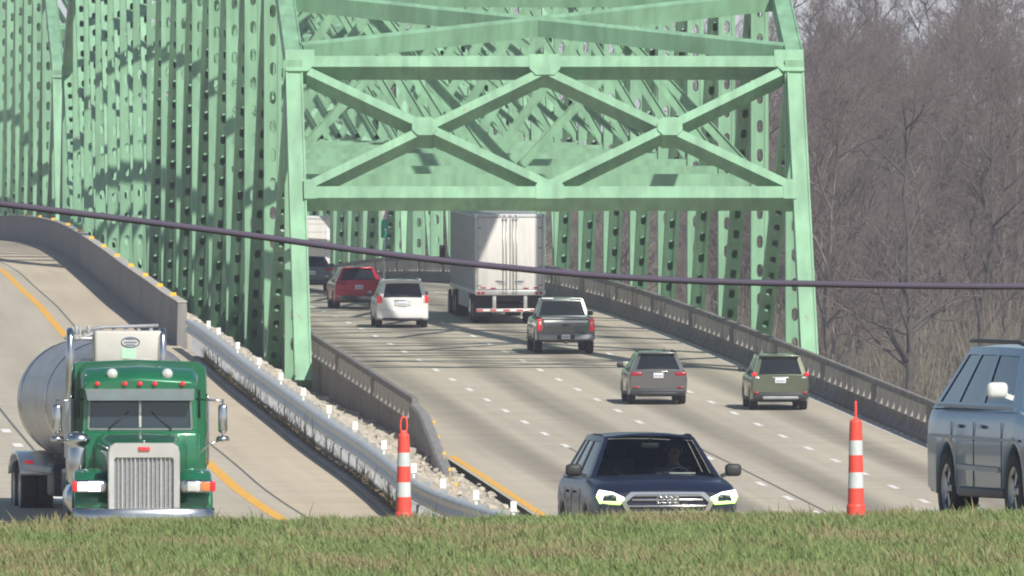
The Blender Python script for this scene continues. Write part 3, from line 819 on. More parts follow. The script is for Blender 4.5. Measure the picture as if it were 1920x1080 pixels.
i0 = np.arange(nb, dtype=np.int32) * 6
Q = np.concatenate([np.stack([i0 + j, i0 + (j + 1) % 3, i0 + 3 + (j + 1) % 3, i0 + 3 + j], 1) for j in range(3)])
me = bpy.data.meshes.new('dry_brush'); me.vertices.add(len(V)); me.vertices.foreach_set('co', V.ravel())
me.loops.add(len(Q) * 4); me.loops.foreach_set('vertex_index', Q.ravel())
me.polygons.add(len(Q)); me.polygons.foreach_set('loop_start', np.arange(0, len(Q) * 4, 4, dtype=np.int32))
me.materials.append(M['brush']); me.update(calc_edges=True)
tag(link('dry_brush', me), 'tan dry brush at the foot of the leafless wood', 'brush', kind='stuff')

# ------------------------------------------------------------------ the thin haze of the afternoon
hz = MB(); hz.box((0, 640, 10), (900, 1340, 56))
hm = bpy.data.materials.new('haze'); hm.use_nodes = True; n = hm.node_tree; n.nodes.clear()
o_ = n.nodes.new('ShaderNodeOutputMaterial'); pv = n.nodes.new('ShaderNodeVolumePrincipled')
pv.inputs['Density'].default_value = HAZE; pv.inputs['Color'].default_value = (.96, .93, 1.0, 1); pv.inputs['Anisotropy'].default_value = .3
n.links.new(pv.outputs[0], o_.inputs['Volume'])
tag(hz.obj('haze', hm), kind='stuff')

# ------------------------------------------------------------------ foreground grass
nb = 150000
gx = NR.uniform(-6.5, 6.5, nb); gy = 103 + 37 * NR.random_sample(nb) ** .85
gz = np.array([near_z(a, b) for a, b in zip(gx, gy)])
clump = np.sin(gx * 2.1 + np.sin(gy * .9) * 2) * np.sin(gy * .55 + gx * .7) + .5 * np.sin(gx * 5.3 + gy * 1.1)
h = NR.uniform(.026, .070, nb) * (1 + .5 * clump) * np.where(NR.random_sample(nb) < .03, 1.7, 1) * np.where(np.sin(gx * 7.3 + 2 * np.sin(gx * 2.3)) * np.sin(gy * 1.7 + gx) > .6, 1.35, 1)
lean_x = NR.normal(-.15, .35, nb) * h; lean_y = NR.normal(0, .35, nb) * h; wd = NR.uniform(.003, .0075, nb); an = NR.uniform(-.9, .9, nb)
V = np.zeros((nb * 5, 3), np.float32)
cx, cy = np.cos(an) * wd, np.sin(an) * wd
for j, (sx, f) in enumerate(((-1, 0), (1, 0), (1, .55), (-1, .55), (0, 1))):
    V[j::5, 0] = gx + cx * sx * (1 - .3 * f) + lean_x * f * f; V[j::5, 1] = gy + cy * sx * (1 - .3 * f) + lean_y * f * f; V[j::5, 2] = gz + h * f
i0 = np.arange(nb, dtype=np.int32) * 5
loops = np.concatenate([np.stack([i0, i0 + 1, i0 + 2, i0 + 3], 1).ravel(), np.stack([i0 + 3, i0 + 2, i0 + 4], 1).ravel()])
starts = np.concatenate([np.arange(nb) * 4, nb * 4 + np.arange(nb) * 3]).astype(np.int32)
me = bpy.data.meshes.new('grass'); me.vertices.add(len(V)); me.vertices.foreach_set('co', V.ravel())
me.loops.add(len(loops)); me.loops.foreach_set('vertex_index', loops.astype(np.int32))
me.polygons.add(len(starts)); me.polygons.foreach_set('loop_start', starts)
me.update(calc_edges=True)
patch = np.sin(gx * 2.6 + gy * .31 + 1.3 * np.sin(gy * .22 + gx)) + .8 * np.sin(gx * 1.1 - gy * .47 + 1.0) + .9 * clump
straw = np.clip((patch - .35 + NR.normal(0, 1.0, nb)) * .6, 0, .9)
gr_ = NR.uniform(0, 1, nb)
green = np.stack([.150 + .12 * gr_, .215 + .12 * gr_, .075 + .045 * gr_], 1); st = np.stack([.30 + .08 * gr_, .25 + .05 * gr_, .13 + .04 * gr_], 1)
colr = green * (1 - straw[:, None]) + st * straw[:, None]
ca = me.color_attributes.new('blade', 'FLOAT_COLOR', 'POINT')
ca.data.foreach_set('color', np.repeat(np.concatenate([colr, np.ones((nb, 1))], 1), 5, axis=0).astype(np.float32).ravel())
m = bpy.data.materials.new('grass_blades'); m.use_nodes = True; n = m.node_tree; b = n.nodes['Principled BSDF']; b.inputs['Roughness'].default_value = .7
at = n.nodes.new('ShaderNodeAttribute'); at.attribute_name = 'blade'; n.links.new(at.outputs['Color'], b.inputs['Base Color'])
tr = n.nodes.new('ShaderNodeBsdfTranslucent'); n.links.new(at.outputs['Color'], tr.inputs[0]); mxs = n.nodes.new('ShaderNodeMixShader'); mxs.inputs[0].default_value = .3
n.links.new(b.outputs[0], mxs.inputs[1]); n.links.new(tr.outputs[0], mxs.inputs[2]); n.links.new(mxs.outputs[0], n.nodes['Material Output'].inputs[0])
me.materials.append(m)
tag(link('grass', me), 'short green and straw coloured grass on the bank in the foreground', 'grass', kind='stuff')

# ================================================================== vehicles
TY = {}
def wheel_meshes(r, wd=.22, style='alloy'):
    key = (round(r, 3), round(wd, 3), style)
    if key in TY: return TY[key]
    t = MB(); h = wd / 2
    t.lathe([(r * .62, -h), (r * .93, -h), (r, -h * .7), (r, h * .7), (r * .93, h), (r * .62, h)], axis='X', n=28)
    t.lathe([(0.001, -h * .35), (r * .62, -h * .35)], axis='X', n=28, smooth=False)
    q = MB(); q.lathe([(r * .63, h * .9), (r * .58, h * .98), (r * .54, h * .5)], axis='X', n=28)
    q.lathe([(r * .16, h * .55), (r * .15, h * .9), (0.001, h * .95)], axis='X', n=12)
    ns = 5 if style == 'alloy' else 10
    for k in range(ns):
        a = 2 * PI * k / ns; c_, s_ = math.cos(a), math.sin(a); e = r * (.07 if style == 'alloy' else .05)
        q.add([(h * .85, r * .12 * c_ - e * s_, r * .12 * s_ + e * c_), (h * .85, r * .12 * c_ + e * s_, r * .12 * s_ - e * c_),
               (h * .80, r * .57 * c_ + e * 1.3 * s_, r * .57 * s_ - e * 1.3 * c_), (h * .80, r * .57 * c_ - e * 1.3 * s_, r * .57 * s_ + e * 1.3 * c_)], [(0, 1, 2, 3)])
    q.lathe([(0.001, -h * .1), (r * .56, -h * .1)], axis='X', n=20, mi=1, smooth=False)
    TY[key] = (t.mesh('wheel', [M['tyre']]), q.mesh('rim', [M['rim'] if style == 'alloy' else M['alu'], M['dark']], fix=False)); return TY[key]
def wheel(parent, x, y, r, wd=.22, style='alloy', steer=0):
    a, b = wheel_meshes(r, wd, style)
    o_ = link('wheel', a, parent, (x, y, r), (0, 0, (PI if x < 0 else 0) + steer)); link('rim', b, o_); return o_

def bil(c, u, v, bulge=0.0, nrm=None):
    a, b, cc, d = c   # a (0,0) b (1,0) cc (1,1) d (0,1)
    p = a * (1 - u) * (1 - v) + b * u * (1 - v) + cc * u * v + d * (1 - u) * v
    if bulge: p = p + nrm * bulge * (4 * u * (1 - u)) * (1 - .3 * abs(v - .5))
    return p
def patch(body, glass_list, corners, ucuts, vcuts, glass, bulge=0.0, outward=None, recess=.012):
    """a panel divided by cuts; cells in `glass` become window meshes"""
    c = [Vector(p) for p in corners]; nrm = (c[1] - c[0]).cross(c[3] - c[0]).normalized()
    if outward is not None and nrm.dot(Vector(outward)) < 0: nrm = -nrm
    for i in range(len(ucuts) - 1):
        for j in range(len(vcuts) - 1):
            isg = (i, j) in glass; q = MB() if isg else body
            nu = 8 if (ucuts[i + 1] - ucuts[i]) > .35 else 3; nv = 3
            V = []
            for a in range(nu + 1):
                for b in range(nv + 1):
                    u = ucuts[i] + (ucuts[i + 1] - ucuts[i]) * a / nu; v = vcuts[j] + (vcuts[j + 1] - vcuts[j]) * b / nv
                    p = bil(c, u, v, bulge, nrm)
                    if isg: p = p - nrm * recess
                    V.append(p)
            q.add(V, [(a * (nv + 1) + b, (a + 1) * (nv + 1) + b, (a + 1) * (nv + 1) + b + 1, a * (nv + 1) + b + 1) for a in range(nu) for b in range(nv)], 0, True)
            if isg: glass_list.append(q)

def car(name, label, cat, group, pnt, S, loc, rz, pitch):
    """a car with x to the right, y forward, rear bumper at y = 0, built to the sizes in S"""
    t = thing(name, label, cat, loc, (pitch, 0, rz), group)
    L, W, H = S['L'], S['W'], S['H']; hw = W / 2; belt = S['belt']; sill = S.get('sill', .27); r = S['r']
    yr, yf = S['axles']; R_ = r + .055
    g0, g1, g2, g3 = S['gh']            # greenhouse: rear base, rear roof, front roof, front base (y)
    wr = S['wr']; hood = S['hood']; deck = S.get('deck', belt)
    def ztop(y):
        if y < g0: return deck
        if y > g3 - .02:
            f = (y - g3) / (L - g3); return belt + (hood - belt) * f - .10 * max(0, f - .8) / .2 - .05 * f * f
        return deck + (belt - deck) * (y - g0) / (g3 - g0)
    ys = [0, .03, .10, .22]
    for c_ in (yr, yf):
        ys += [c_ + R_ * k for k in (-1.02, -1, -.92, -.75, -.5, -.25, 0, .25, .5, .75, .92, 1, 1.02)]
    ys += [g0, g3, g3 - .05, L - .55, L - .35, L - .18, L - .07, L] + [yr + R_ + (yf - yr - 2 * R_) * k / 4 for k in (1, 2, 3)]
    ys = sorted(set(round(y, 4) for y in ys if 0 <= y <= L))
    rings = []
    for y in ys:
        f = 1.0
        if y < .25: f = 1 - S.get('rtap', .06) * (1 - y / .25) ** 1.5
        if y > L - .7: f = 1 - S.get('ftap', .13) * ((y - L + .7) / .7) ** 2.2
        w_ = hw * f; zt = ztop(y); zb = sill + (.10 * max(0, 1 - y / .5)) + .06 * max(0, 1 - (L - y) / .5)
        za = zb
        for c_ in (yr, yf):
            if abs(y - c_) <= R_: za = max(zb, r + math.sqrt(max(0, R_ * R_ - (y - c_) ** 2)))
        zm = max(za + .03, (zb + zt) / 2 + .05)
        lip = .012 if za > zb else 0
        half = [(0, zb), (w_ * .70, zb), (w_ * .72, max(za, zb)), (w_ * .965, za + .001), (w_ * .995 + lip, za + .03), (w_, zm + .06), (w_ * .988, max(zm + .09, zt - .16)), (w_ * .955, zt - .05), (w_ * .90, zt - .008), (w_ * .5, zt + .012 + .02 * (y > g3)), (0, zt + .018 + .03 * (y > g3))]
        rings.append([(x, y, z) for x, z in half] + [(-x, y, z) for x, z in half[-2:0:-1]])
    body = MB(); body.loft(rings, 0, True, True, True)
    # greenhouse
    wb = hw * .925; wf = hw * .90; zb_ = belt - .03; zr_ = H
    glist = []
    Pb = {'rl': (-wb, g0, deck - .02), 'rr': (wb, g0, deck - .02), 'fl': (-wf, g3, zb_), 'fr': (wf, g3, zb_),
          'Rl': (-wr * .97, g1, zr_ - .035), 'Rr': (wr * .97, g1, zr_ - .035), 'Fl': (-wr * .93, g2, zr_ - .05), 'Fr': (wr * .93, g2, zr_ - .05)}
    rear, front, side = [], [], []
    patch(body, rear, (Pb['rl'], Pb['rr'], Pb['Rr'], Pb['Rl']), S.get('ru', [0, .09, .91, 1]), S.get('rv', [0, .08, .86, 1]), {(1, 1)}, .05, (0, -1, 0))
    patch(body, front, (Pb['fl'], Pb['fr'], Pb['Fr'], Pb['Fl']), [0, .045, .955, 1], [0, .04, .95, 1], {(1, 1)}, .07, (0, 1, 0))
    for sg, a, b, c_, d_ in ((-1, 'rl', 'fl', 'Fl', 'Rl'), (1, 'rr', 'fr', 'Fr', 'Rr')):
        patch(body, side, (Pb[a], Pb[b], Pb[c_], Pb[d_]), S['su'], [0, .10, .87, 1], {(i, 1) for i in S['sg']}, .03, (sg, 0, 0), .01)
    # roof
    nr = 6; rr = []
    for k in range(9):
        y = g1 + (g2 - g1) * k / 8; w_ = wr * (.97 - .04 * k / 8); zz = zr_ - .035 - .015 * k / 8
        crown = .045 * (1 - (2 * k / 8 - 1) ** 4 * .6)
        rr.append([(-w_ + 2 * w_ * i / 12, y, zz + crown * (1 - abs(2 * i / 12 - 1) ** 2.6)) for i in range(13)])
    body.loft(rr, 0, False, False, True)
    body.obj('body', pnt, t)
    gm = S.get('glass', 'glass')
    for q in rear: q.obj('rear_window', 'glass', t)
    for q in front: q.obj('windscreen', gm, t)
    for q in side: q.obj('side_window', gm, t)
    # underbody, arches
    q = MB(); q.box((0, L / 2, sill + .10), (W * .70, L * .93, .22)); q.box((0, L / 2, sill + .3), (W * .62, L * .86, .4)); q.obj('underbody', 'dark', t)
    for y in (yr, yf):
        for sx in (-1, 1): wheel(t, sx * (hw - .13), y, r, S.get('tw', .23))
    # rear bumper and lower cladding
    q = MB(); bz = S.get('bz', (.30, .56))
    q.rbox((0, .10, (bz[0] + bz[1]) / 2), (W * .93, .30, bz[1] - bz[0]), .06); q.obj('rear_bumper', S.get('bmat', 'dark'), t)
    if 'blow' in S:
        q = MB(); q.rbox((0, .02, bz[0] + .06), (W * .62, .22, .10), .03); q.obj('lower_valance', S['blow'], t)
    q = MB(); q.rbox((0, L - .12, sill + .15), (W * .80, .26, .22), .06); q.obj('front_bumper', 'dark', t)
    for sx in (-1, 1):
        q = MB(); q.rbox((sx * (hw - .01), L / 2 + .1, sill + .05), (.05, yf - yr - 2 * R_ - .05, .10), .02); q.obj('sill_trim', 'dark', t)
        # mirrors
        q = MB(); my = g3 - .28; mz = belt + S.get('mup', .06)
        q.rbox((sx * (hw + .08), my, mz + .03), (.21, .11, .16), .045); q.beam((sx * (hw - .08), my, mz - .05), (sx * (hw + .06), my, mz), .06, .05, (0, 1, 0))
        q.obj('side_mirror', S.get('mm', 'dark'), t)
        # door handles and door seams
        for k in (.40, .66):
            q = MB(); yy = g0 + (g3 - g0) * k; q.rbox((sx * (hw + .012), yy, belt - .19), (.03, .18, .035), .01); q.obj('door_handle', S.get('hm', pnt), t)
        for k in (.30, .56, .88):
            q = MB(); yy = g0 + (g3 - g0) * k; q.box((sx * (hw + .0005), yy, (belt + sill) / 2 - .02), (.006, .012, (belt - sill) * .72))
            q.obj('door_seam', 'dark', t)
    return t
def lamp(t, name, m, c, sz, r=.03, rot=None):
    q = MB(); q.rbox(c, sz, r, 0, rot); return q.obj(name, m, t)
def plate(t, y, z, sgn=-1, w=.31, h=.16, m='plate'):
    q = MB(); q.rbox((0, y, z), (w, .02, h), .006); o_ = q.obj('number_plate', m, t)
    q = MB()
    for k in range(6):
        q.box((-.105 + k * .042 + (.01 if k > 2 else 0), y + sgn * .0115, z - .005), (.022 if k % 3 else .028, .003, .065))
    q.obj('plate_print', 'plate_mark', o_)
def surf(a, s_):
    """point on the bridge roadway where the picture scale is s_ px per metre, a metres across"""
    d = F / s_; return (XR(a, d), d, ZR(d))
def slope(fz, d): return (fz(d + 3) - fz(d - 3)) / 6
RZ = .0603
GA = 'cars driving away across the bridge'

P_pick = paint('pickup_grey_green', (.13, .15, .145), .5, .28)
P_grey = paint('mid_grey_metallic', (.15, .15, .148), .5, .3)
P_sage = paint('sage_green_metallic', (.135, .155, .10), .4, .3)
P_van = M['white_body']
P_red = paint('deep_red_paint', (.52, .012, .05), .3, .25)
P_blue = paint('blue_grey_paint', (.11, .15, .19), .5, .3)
P_navy = paint('navy_paint', (.008, .013, .032), .0, .42, .25)
P_suvb = paint('light_blue_metallic', (.075, .155, .245), .15, .3, .5)

# grey crossover, rear view
S = dict(L=4.5, W=1.86, H=1.66, belt=1.08, hood=1.02, axles=(.88, 3.56), r=.345, gh=(.12, .52, 2.75, 3.35), wr=.62, su=[0, .10, .30, .36, .60, .65, .93, 1], sg=[1, 3, 5], bz=(.30, .52), blow='dark')
loc = surf(35.15, 59.3); th = thing
c = car('crossover', 'warm grey crossover driving away with a pale plate, between the pickup and the navy car', 'car', GA, P_grey, S, loc, RZ, slope(ZR, loc[1]))
for sx in (-1, 1):
    lamp(c, 'tail_light', 'red_dim', (sx * .70, .05, .98), (.38, .13, .13), .035)
    lamp(c, 'bumper_reflector', 'red_dim', (sx * .70, -.045, .56), (.20, .04, .05), .015)
    lamp(c, 'roof_rail', 'dark', (sx * .60, 1.6, 1.66), (.04, 1.8, .05), .015)
plate(c, -.012, .93); lamp(c, 'rear_wiper', 'dark', (.05, .115, 1.16), (.42, .03, .02), .006); lamp(c, 'roof_spoiler', P_grey, (0, .47, 1.625), (1.15, .22, .05), .02)
lamp(c, 'chrome_strip', 'chrome', (0, -.012, 1.055), (.62, .02, .022), .006)
q = MB(); q.tube([(.25, 1.1, 1.66), (.25, .98, 1.76)], .012, 6); q.obj('aerial', 'dark', c)

# sage green crossover, rear view
S = dict(L=4.6, W=1.82, H=1.73, belt=1.10, hood=1.04, axles=(.90, 3.57), r=.36, gh=(.14, .50, 2.85, 3.5), wr=.66, su=[0, .07, .27, .32, .58, .63, .93, 1], sg=[1, 3, 5], bz=(.34, .58), blow='galv_d', rv=[0, .05, .84, 1])
loc = surf(38.62, 59.9)
c = car('crossover', 'sage green crossover driving away in the right lane beside the long parapet', 'car', GA, P_sage, S, loc, RZ, slope(ZR, loc[1]))
for sx in (-1, 1):
    lamp(c, 'tail_light', 'red_lamp', (sx * .82, .06, 1.13), (.14, .15, .13), .03)
    lamp(c, 'reverse_light', 'clear', (sx * .73, .02, 1.03), (.15, .08, .07), .03)
    lamp(c, 'bumper_reflector', 'red_dim', (sx * .76, -.05, .56), (.13, .05, .07), .02)
    lamp(c, 'roof_rail', 'dark', (sx * .64, 1.65, 1.735), (.045, 2.0, .06), .02)
plate(c, -.015, .94, w=.34); lamp(c, 'tailgate_trim', 'clear', (0, -.01, 1.035), (.52, .02, .03), .01)
lamp(c, 'rear_wiper', 'dark', (.04, .12, 1.18), (.40, .03, .02), .006); lamp(c, 'roof_spoiler', P_sage, (0, .45, 1.70), (1.22, .24, .05), .02)

# white minivan
S = dict(L=5.1, W=1.93, H=1.76, belt=1.12, hood=1.0, axles=(1.0, 4.1), r=.335, gh=(.10, .30, 3.1, 4.2), wr=.74, su=[0, .05, .27, .31, .56, .60, .90, 1], sg=[1, 3, 5], bz=(.33, .70), bmat=P_van, rv=[0, .03, .86, 1], rtap=.04)
loc = surf(31.6, 50.8)
c = car('minivan', 'white minivan driving away to the left of the big white trailer', 'minivan', GA, P_van, S, loc, RZ, slope(ZR, loc[1]))
for sx in (-1, 1):
    lamp(c, 'tail_light', 'red_lamp', (sx * .87, .07, 1.06), (.15, .17, .30), .04)
    lamp(c, 'lamp_edge', 'amber' if sx < 0 else 'clear', (sx * .79, .02, 1.04), (.05, .08, .24), .02)
    lamp(c, 'roof_rail', 'white_body', (sx * .68, 1.8, 1.77), (.04, 2.2, .05), .015)
lamp(c, 'plate_recess', 'sheet', (0, -.012, .93), (.60, .03, .20), .02); plate(c, -.032, .90)
lamp(c, 'tailgate_handle', 'chrome', (0, -.03, 1.02), (.62, .03, .035), .01); lamp(c, 'rear_wiper', 'dark', (.02, .085, 1.19), (.5, .03, .02), .006)
lamp(c, 'roof_spoiler', P_van, (0, .25, 1.735), (1.35, .24, .05), .02)
lamp(c, 'lower_valance', 'dark', (0, .03, .33), (1.5, .25, .10), .03)

# red crossover
S = dict(L=4.6, W=1.88, H=1.64, belt=1.10, hood=1.02, axles=(.88, 3.6), r=.35, gh=(.10, .62, 2.8, 3.45), wr=.62, su=[0, .12, .30, .36, .60, .65, .93, 1], sg=[1, 3, 5], bz=(.32, .54))
loc = surf(31.6, 48.2)
c = car('crossover', 'deep red crossover driving away just ahead of the white minivan', 'car', GA, P_red, S, loc, RZ + .03, slope(ZR, loc[1]))
for sx in (-1, 1):
    lamp(c, 'tail_light', 'red_dim', (sx * .70, .04, 1.02), (.40, .12, .12), .03)
lamp(c, 'bumper_crease', P_red, (0, -.05, .66), (1.5, .06, .10), .04); plate(c, -.015, .86); lamp(c, 'roof_spoiler', P_red, (0, .55, 1.60), (1.15, .24, .05), .02)
lamp(c, 'rear_wiper', 'dark', (.04, .12, 1.17), (.40, .03, .02), .006)

# blue grey hatchback, half hidden by the end post
S = dict(L=4.3, W=1.80, H=1.48, belt=.98, hood=.92, axles=(.8, 3.42), r=.325, gh=(.12, .55, 2.5, 3.25), wr=.58, su=[0, .12, .28, .34, .58, .63, .93, 1], sg=[1, 3, 5], bz=(.28, .50))
loc = surf(31.95, 44.9)
c = car('hatchback', 'blue grey hatchback partly hidden by the left end post of the bridge', 'car', GA, P_blue, S, loc, RZ, slope(ZR, loc[1]))
for sx in (-1, 1):
    lamp(c, 'tail_light', 'red_dim', (sx * .72, .04, .92), (.34, .12, .13), .03)
plate(c, -.012, .78); lamp(c, 'roof_spoiler', P_blue, (0, .50, 1.44), (1.0, .2, .04), .015)

# pickup
S = dict(L=5.85, W=2.05, H=1.92, belt=1.24, hood=1.20, axles=(1.22, 4.93), r=.40, gh=(2.05, 2.28, 3.55, 4.25), wr=.76, su=[0, .05, .44, .50, .93, 1], sg=[1, 3], sill=.42, bz=(.50, .72), bmat='galv_d', deck=1.24, tw=.27, mm='dark', hm='chrome', ru=[0, .06, .94, 1], rv=[0, .10, .86, 1], rtap=.01)
loc = surf(35.45, 53.9)
c = car('pickup_truck', 'grey green crew cab pickup truck driving away behind the white trailer', 'pickup truck', GA, P_pick, S, loc, RZ, slope(ZR, loc[1]))
lamp(c, 'tailgate', P_pick, (0, -.012, .98), (1.52, .05, .50), .02)
lamp(c, 'tailgate_top_trim', 'white_ref', (0, -.035, 1.15), (1.54, .04, .085), .02)
lamp(c, 'bed_rail_cap', 'sheet', (0, -.005, 1.265), (1.70, .10, .035), .012)
for sx in (-1, 1):
    lamp(c, 'tail_light', 'red_lamp', (sx * .915, .02, 1.03), (.15, .14, .42), .03)
    lamp(c, 'reverse_light', 'clear', (sx * .90, -.055, 1.09), (.07, .03, .12), .012)
    lamp(c, 'cab_roof_marker', 'white_ref', (sx * .50, 2.24, 1.885), (.42, .09, .05), .02)
    lamp(c, 'bed_side_cap', 'dark', (sx * .93, 1.1, 1.262), (.09, 1.9, .03), .01)
q = MB(); q.box((0, 1.1, 1.262), (1.72, 1.75, .01)); q.obj('bed_cover', 'dark', c)
lamp(c, 'bumper_step', 'dark', (0, -.06, .60), (.62, .05, .16), .03); plate(c, -.095, .62)
lamp(c, 'tow_hitch', 'dark', (0, -.02, .43), (.14, .3, .10), .02)
lamp(c, 'tailgate_handle', 'dark', (0, -.045, 1.02), (.24, .02, .06), .01)

# ------------------------------------------------------------------ box truck and its lane
loc = surf(37.4, 38.0)
t = thing('box_truck', 'white box truck far ahead, half hidden by the left end post of the bridge', 'truck', loc, (0, 0, RZ))
q = MB(); q.rbox((0, 3.6, 2.05), (2.5, 7.2, 2.5), .04); q.obj('cargo_box', 'white_body', t)
q = MB(); q.box((0, -.02, 2.0), (2.2, .03, 2.25)); dr = q.obj('rear_door', 'trailer_white', t)
for k in range(5):
    q = MB(); q.box((0, -.04, 1.3 + k * .4), (2.2, .01, .015)); q.obj('door_panel_seam', 'galv_d', dr)
lamp(t, 'top_rail', 'sheet', (0, -.03, 3.22), (2.5, .05, .14), .01)
lamp(t, 'bumper', 'dark', (0, .1, .62), (2.3, .2, .18), .03)
q = MB(); q.rbox((0, 8.3, 1.5), (2.2, 1.9, 1.9), .25); q.obj('cab', 'white_body', t)
lamp(t, 'chassis', 'dark', (0, 4.3, .68), (.9, 8.6, .3), .03)
for sx in (-1, 1):
    lamp(t, 'tail_light', 'red_lamp', (sx * 1.0, -.02, .80), (.22, .04, .10), .02)
    wheel(t, sx * 1.05, 2.2, .46, .5, 'steel'); wheel(t, sx * 1.05, 8.4, .46, .27, 'steel')

# ------------------------------------------------------------------ semi trailer with its tractor
loc = surf(35.9, 50.3)
t = thing('semi_trailer', 'big white box semi trailer driving away, double rear doors and red and white tape', 'trailer', loc, (slope(ZR, loc[1] + 8) * .9, 0, RZ))
hW, L, z0, z1 = 1.30, 16.1, 1.12, 4.10
q = MB(); q.rbox((0, L / 2 + .05, (z0 + z1) / 2), (2 * hW, L, z1 - z0), .03, seg=1, smooth=False); q.obj('cargo_body', 'trailer_side', t)
# ribs along the side
q = MB(); rb = MB(); rb.box((0, 0, 0), (.03, .05, z1 - z0 - .25)); rbm = rb.mesh('side_rib', [M['alu']])
for sx in (-1, 1):
    for k in range(26): link('side_rib', rbm, t, (sx * (hW + .014), .6 + k * .61, (z0 + z1) / 2))
    lamp(t, 'bottom_rail', 'alu', (sx * (hW + .012), L / 2, z0 + .07), (.05, L - .1, .14), .01)
fr = MB()
for sx in (-1, 1): fr.rbox((sx * (hW - .05), -.02, (z0 + z1) / 2), (.11, .10, z1 - z0), .015)
fr.obj('door_frame', 'alu', t)
lamp(t, 'header_rail', 'sheet', (0, -.02, z1 - .05), (2 * hW, .10, .12), .015)
lamp(t, 'rear_sill', 'alu', (0, -.03, z0 + .06), (2 * hW, .14, .20), .02)
for sx in (-1, 1):
    q = MB(); q.rbox((sx * .60, -.05, (z0 + .17 + z1 - .12) / 2), (1.175, .05, z1 - z0 - .31), .012); dr = q.obj('rear_door', 'trailer_white', t)
    for rx in (.13, .42 if False else .25):
        q = MB(); q.tube([(sx * rx, -.105, z0 + .02), (sx * rx, -.105, z1 - .10)], .018, 6); q.obj('lock_rod', 'alu', dr)
        q = MB(); q.rbox((sx * rx, -.11, z0 + .08), (.09, .05, .10), .012); q.rbox((sx * rx, -.11, z1 - .18), (.08, .05, .08), .012)
        q.rbox((sx * rx, -.11, 2.1), (.07, .05, .12), .012); q.obj('rod_bracket', 'galv_d', dr)
    q = MB(); q.rbox((sx * .36, -.115, 1.62), (.34, .03, .035), .01); q.obj('door_handle', 'galv_d', dr)
    for zz in (1.45, 2.15, 2.85, 3.6):
        q = MB(); q.rbox((sx * 1.14, -.085, zz), (.16, .03, .05), .01); q.obj('hinge', 'galv_d', dr)
    # lights and reflective tape
    lamp(t, 'tail_light', 'red_dim', (sx * 1.16, -.11, z0 + .05), (.12, .03, .10), .02)
    lamp(t, 'tail_light', 'red_dim', (sx * 1.0, -.11, z0 + .05), (.12, .03, .10), .02)
q = MB()
for k in range(3): q.rbox(((k - 1) * .22, -.085, z1 - .05), (.07, .02, .035), .01)
q.obj('marker_lights', 'red_dim', t)
# small lettering low on the doors
q = MB()
for k in range(9): q.box((-.42 + k * .032 * (1.0), -.078, 1.50 + .012 * math.sin(k * 2.4)), (.018, .004, .07 + .03 * (k % 3 == 0)))
for k in range(8): q.box((.20 + k * .035, -.078, 1.50), (.020, .004, .05 + .02 * (k % 2)))
q.obj('door_lettering', 'plate_mark', t)
for x_, z_ in ((-1.0, 1.36), (-.62, 1.34), (.60, 1.34), (.98, 1.36)):
    lamp(t, 'door_tape', 'red_dim', (x_, -.08, z_), (.20, .006, .05), .002)
# underride guard
gz = .52
for k in range(10):
    q = MB(); q.box((-1.125 + k * .25, -.055, gz), (.25, .006, .055)); q.obj('guard_tape', 'red_tape' if k % 2 == 0 else 'white_ref', t)
lamp(t, 'underride_guard', 'alu', (0, 0, gz), (2.5, .10, .13), .015)
for sx in (-1, 1):
    lamp(t, 'guard_upright', 'alu', (sx * .58, 0, .84), (.14, .10, .56), .015)
    q = MB(); q.box((sx * .93, 1.0, .66), (.66, .02, .75)); q.obj('mud_flap', 'dark', t)
    for y in (1.7, 3.0):
        wheel(t, sx * 1.14, y, .52, .28, 'steel'); wheel(t, sx * .82, y, .52, .28, 'steel')
    lamp(t, 'side_skirt', 'trailer_side', (sx * 1.22, 8.6, .82), (.03, 7.0, .62), .01)
    q = MB(); q.tube([(sx * .5, 11.8, .5), (sx * .5, 11.8, 1.1)], .06, 8); q.obj('landing_leg', 'galv_d', t)
lamp(t, 'chassis_rails', 'dark', (0, 3.0, .98), (1.1, 5.6, .26), .02)
lamp(t, 'suspension', 'dark', (0, 2.35, .62), (1.2, 2.6, .35), .05)
P3 = Vector(loc); hd = Vector((-math.sin(RZ), math.cos(RZ), 0))
tl = P3 + hd * 13.4; tl.z = ZR(tl.y)
tr = thing('tractor_unit', 'semi tractor pulling the big white trailer, only its mirrors and wheels in view', 'truck', tl, (0, 0, RZ))
q = MB(); q.rbox((0, 3.9, 2.1), (2.3, 2.3, 2.9), .2); q.obj('cab', 'white_body', tr)
q = MB(); q.rbox((0, 5.9, 1.35), (2.1, 1.9, 1.3), .25); q.obj('bonnet', 'white_body', tr)
lamp(tr, 'chassis', 'dark', (0, 3, .8), (.9, 6.4, .3), .03)
for sx in (-1, 1):
    q = MB(); q.rbox((sx * 1.50, 4.85, 2.35), (.22, .14, .75), .05); q.beam((sx * 1.15, 4.9, 2.6), (sx * 1.45, 4.9, 2.6), .04, .04); q.obj('side_mirror', 'dark', tr)
    for y in (.5, 1.8): wheel(tr, sx * 1.0, y, .52, .5, 'steel')
    wheel(tr, sx * 1.05, 6.0, .52, .28, 'steel')

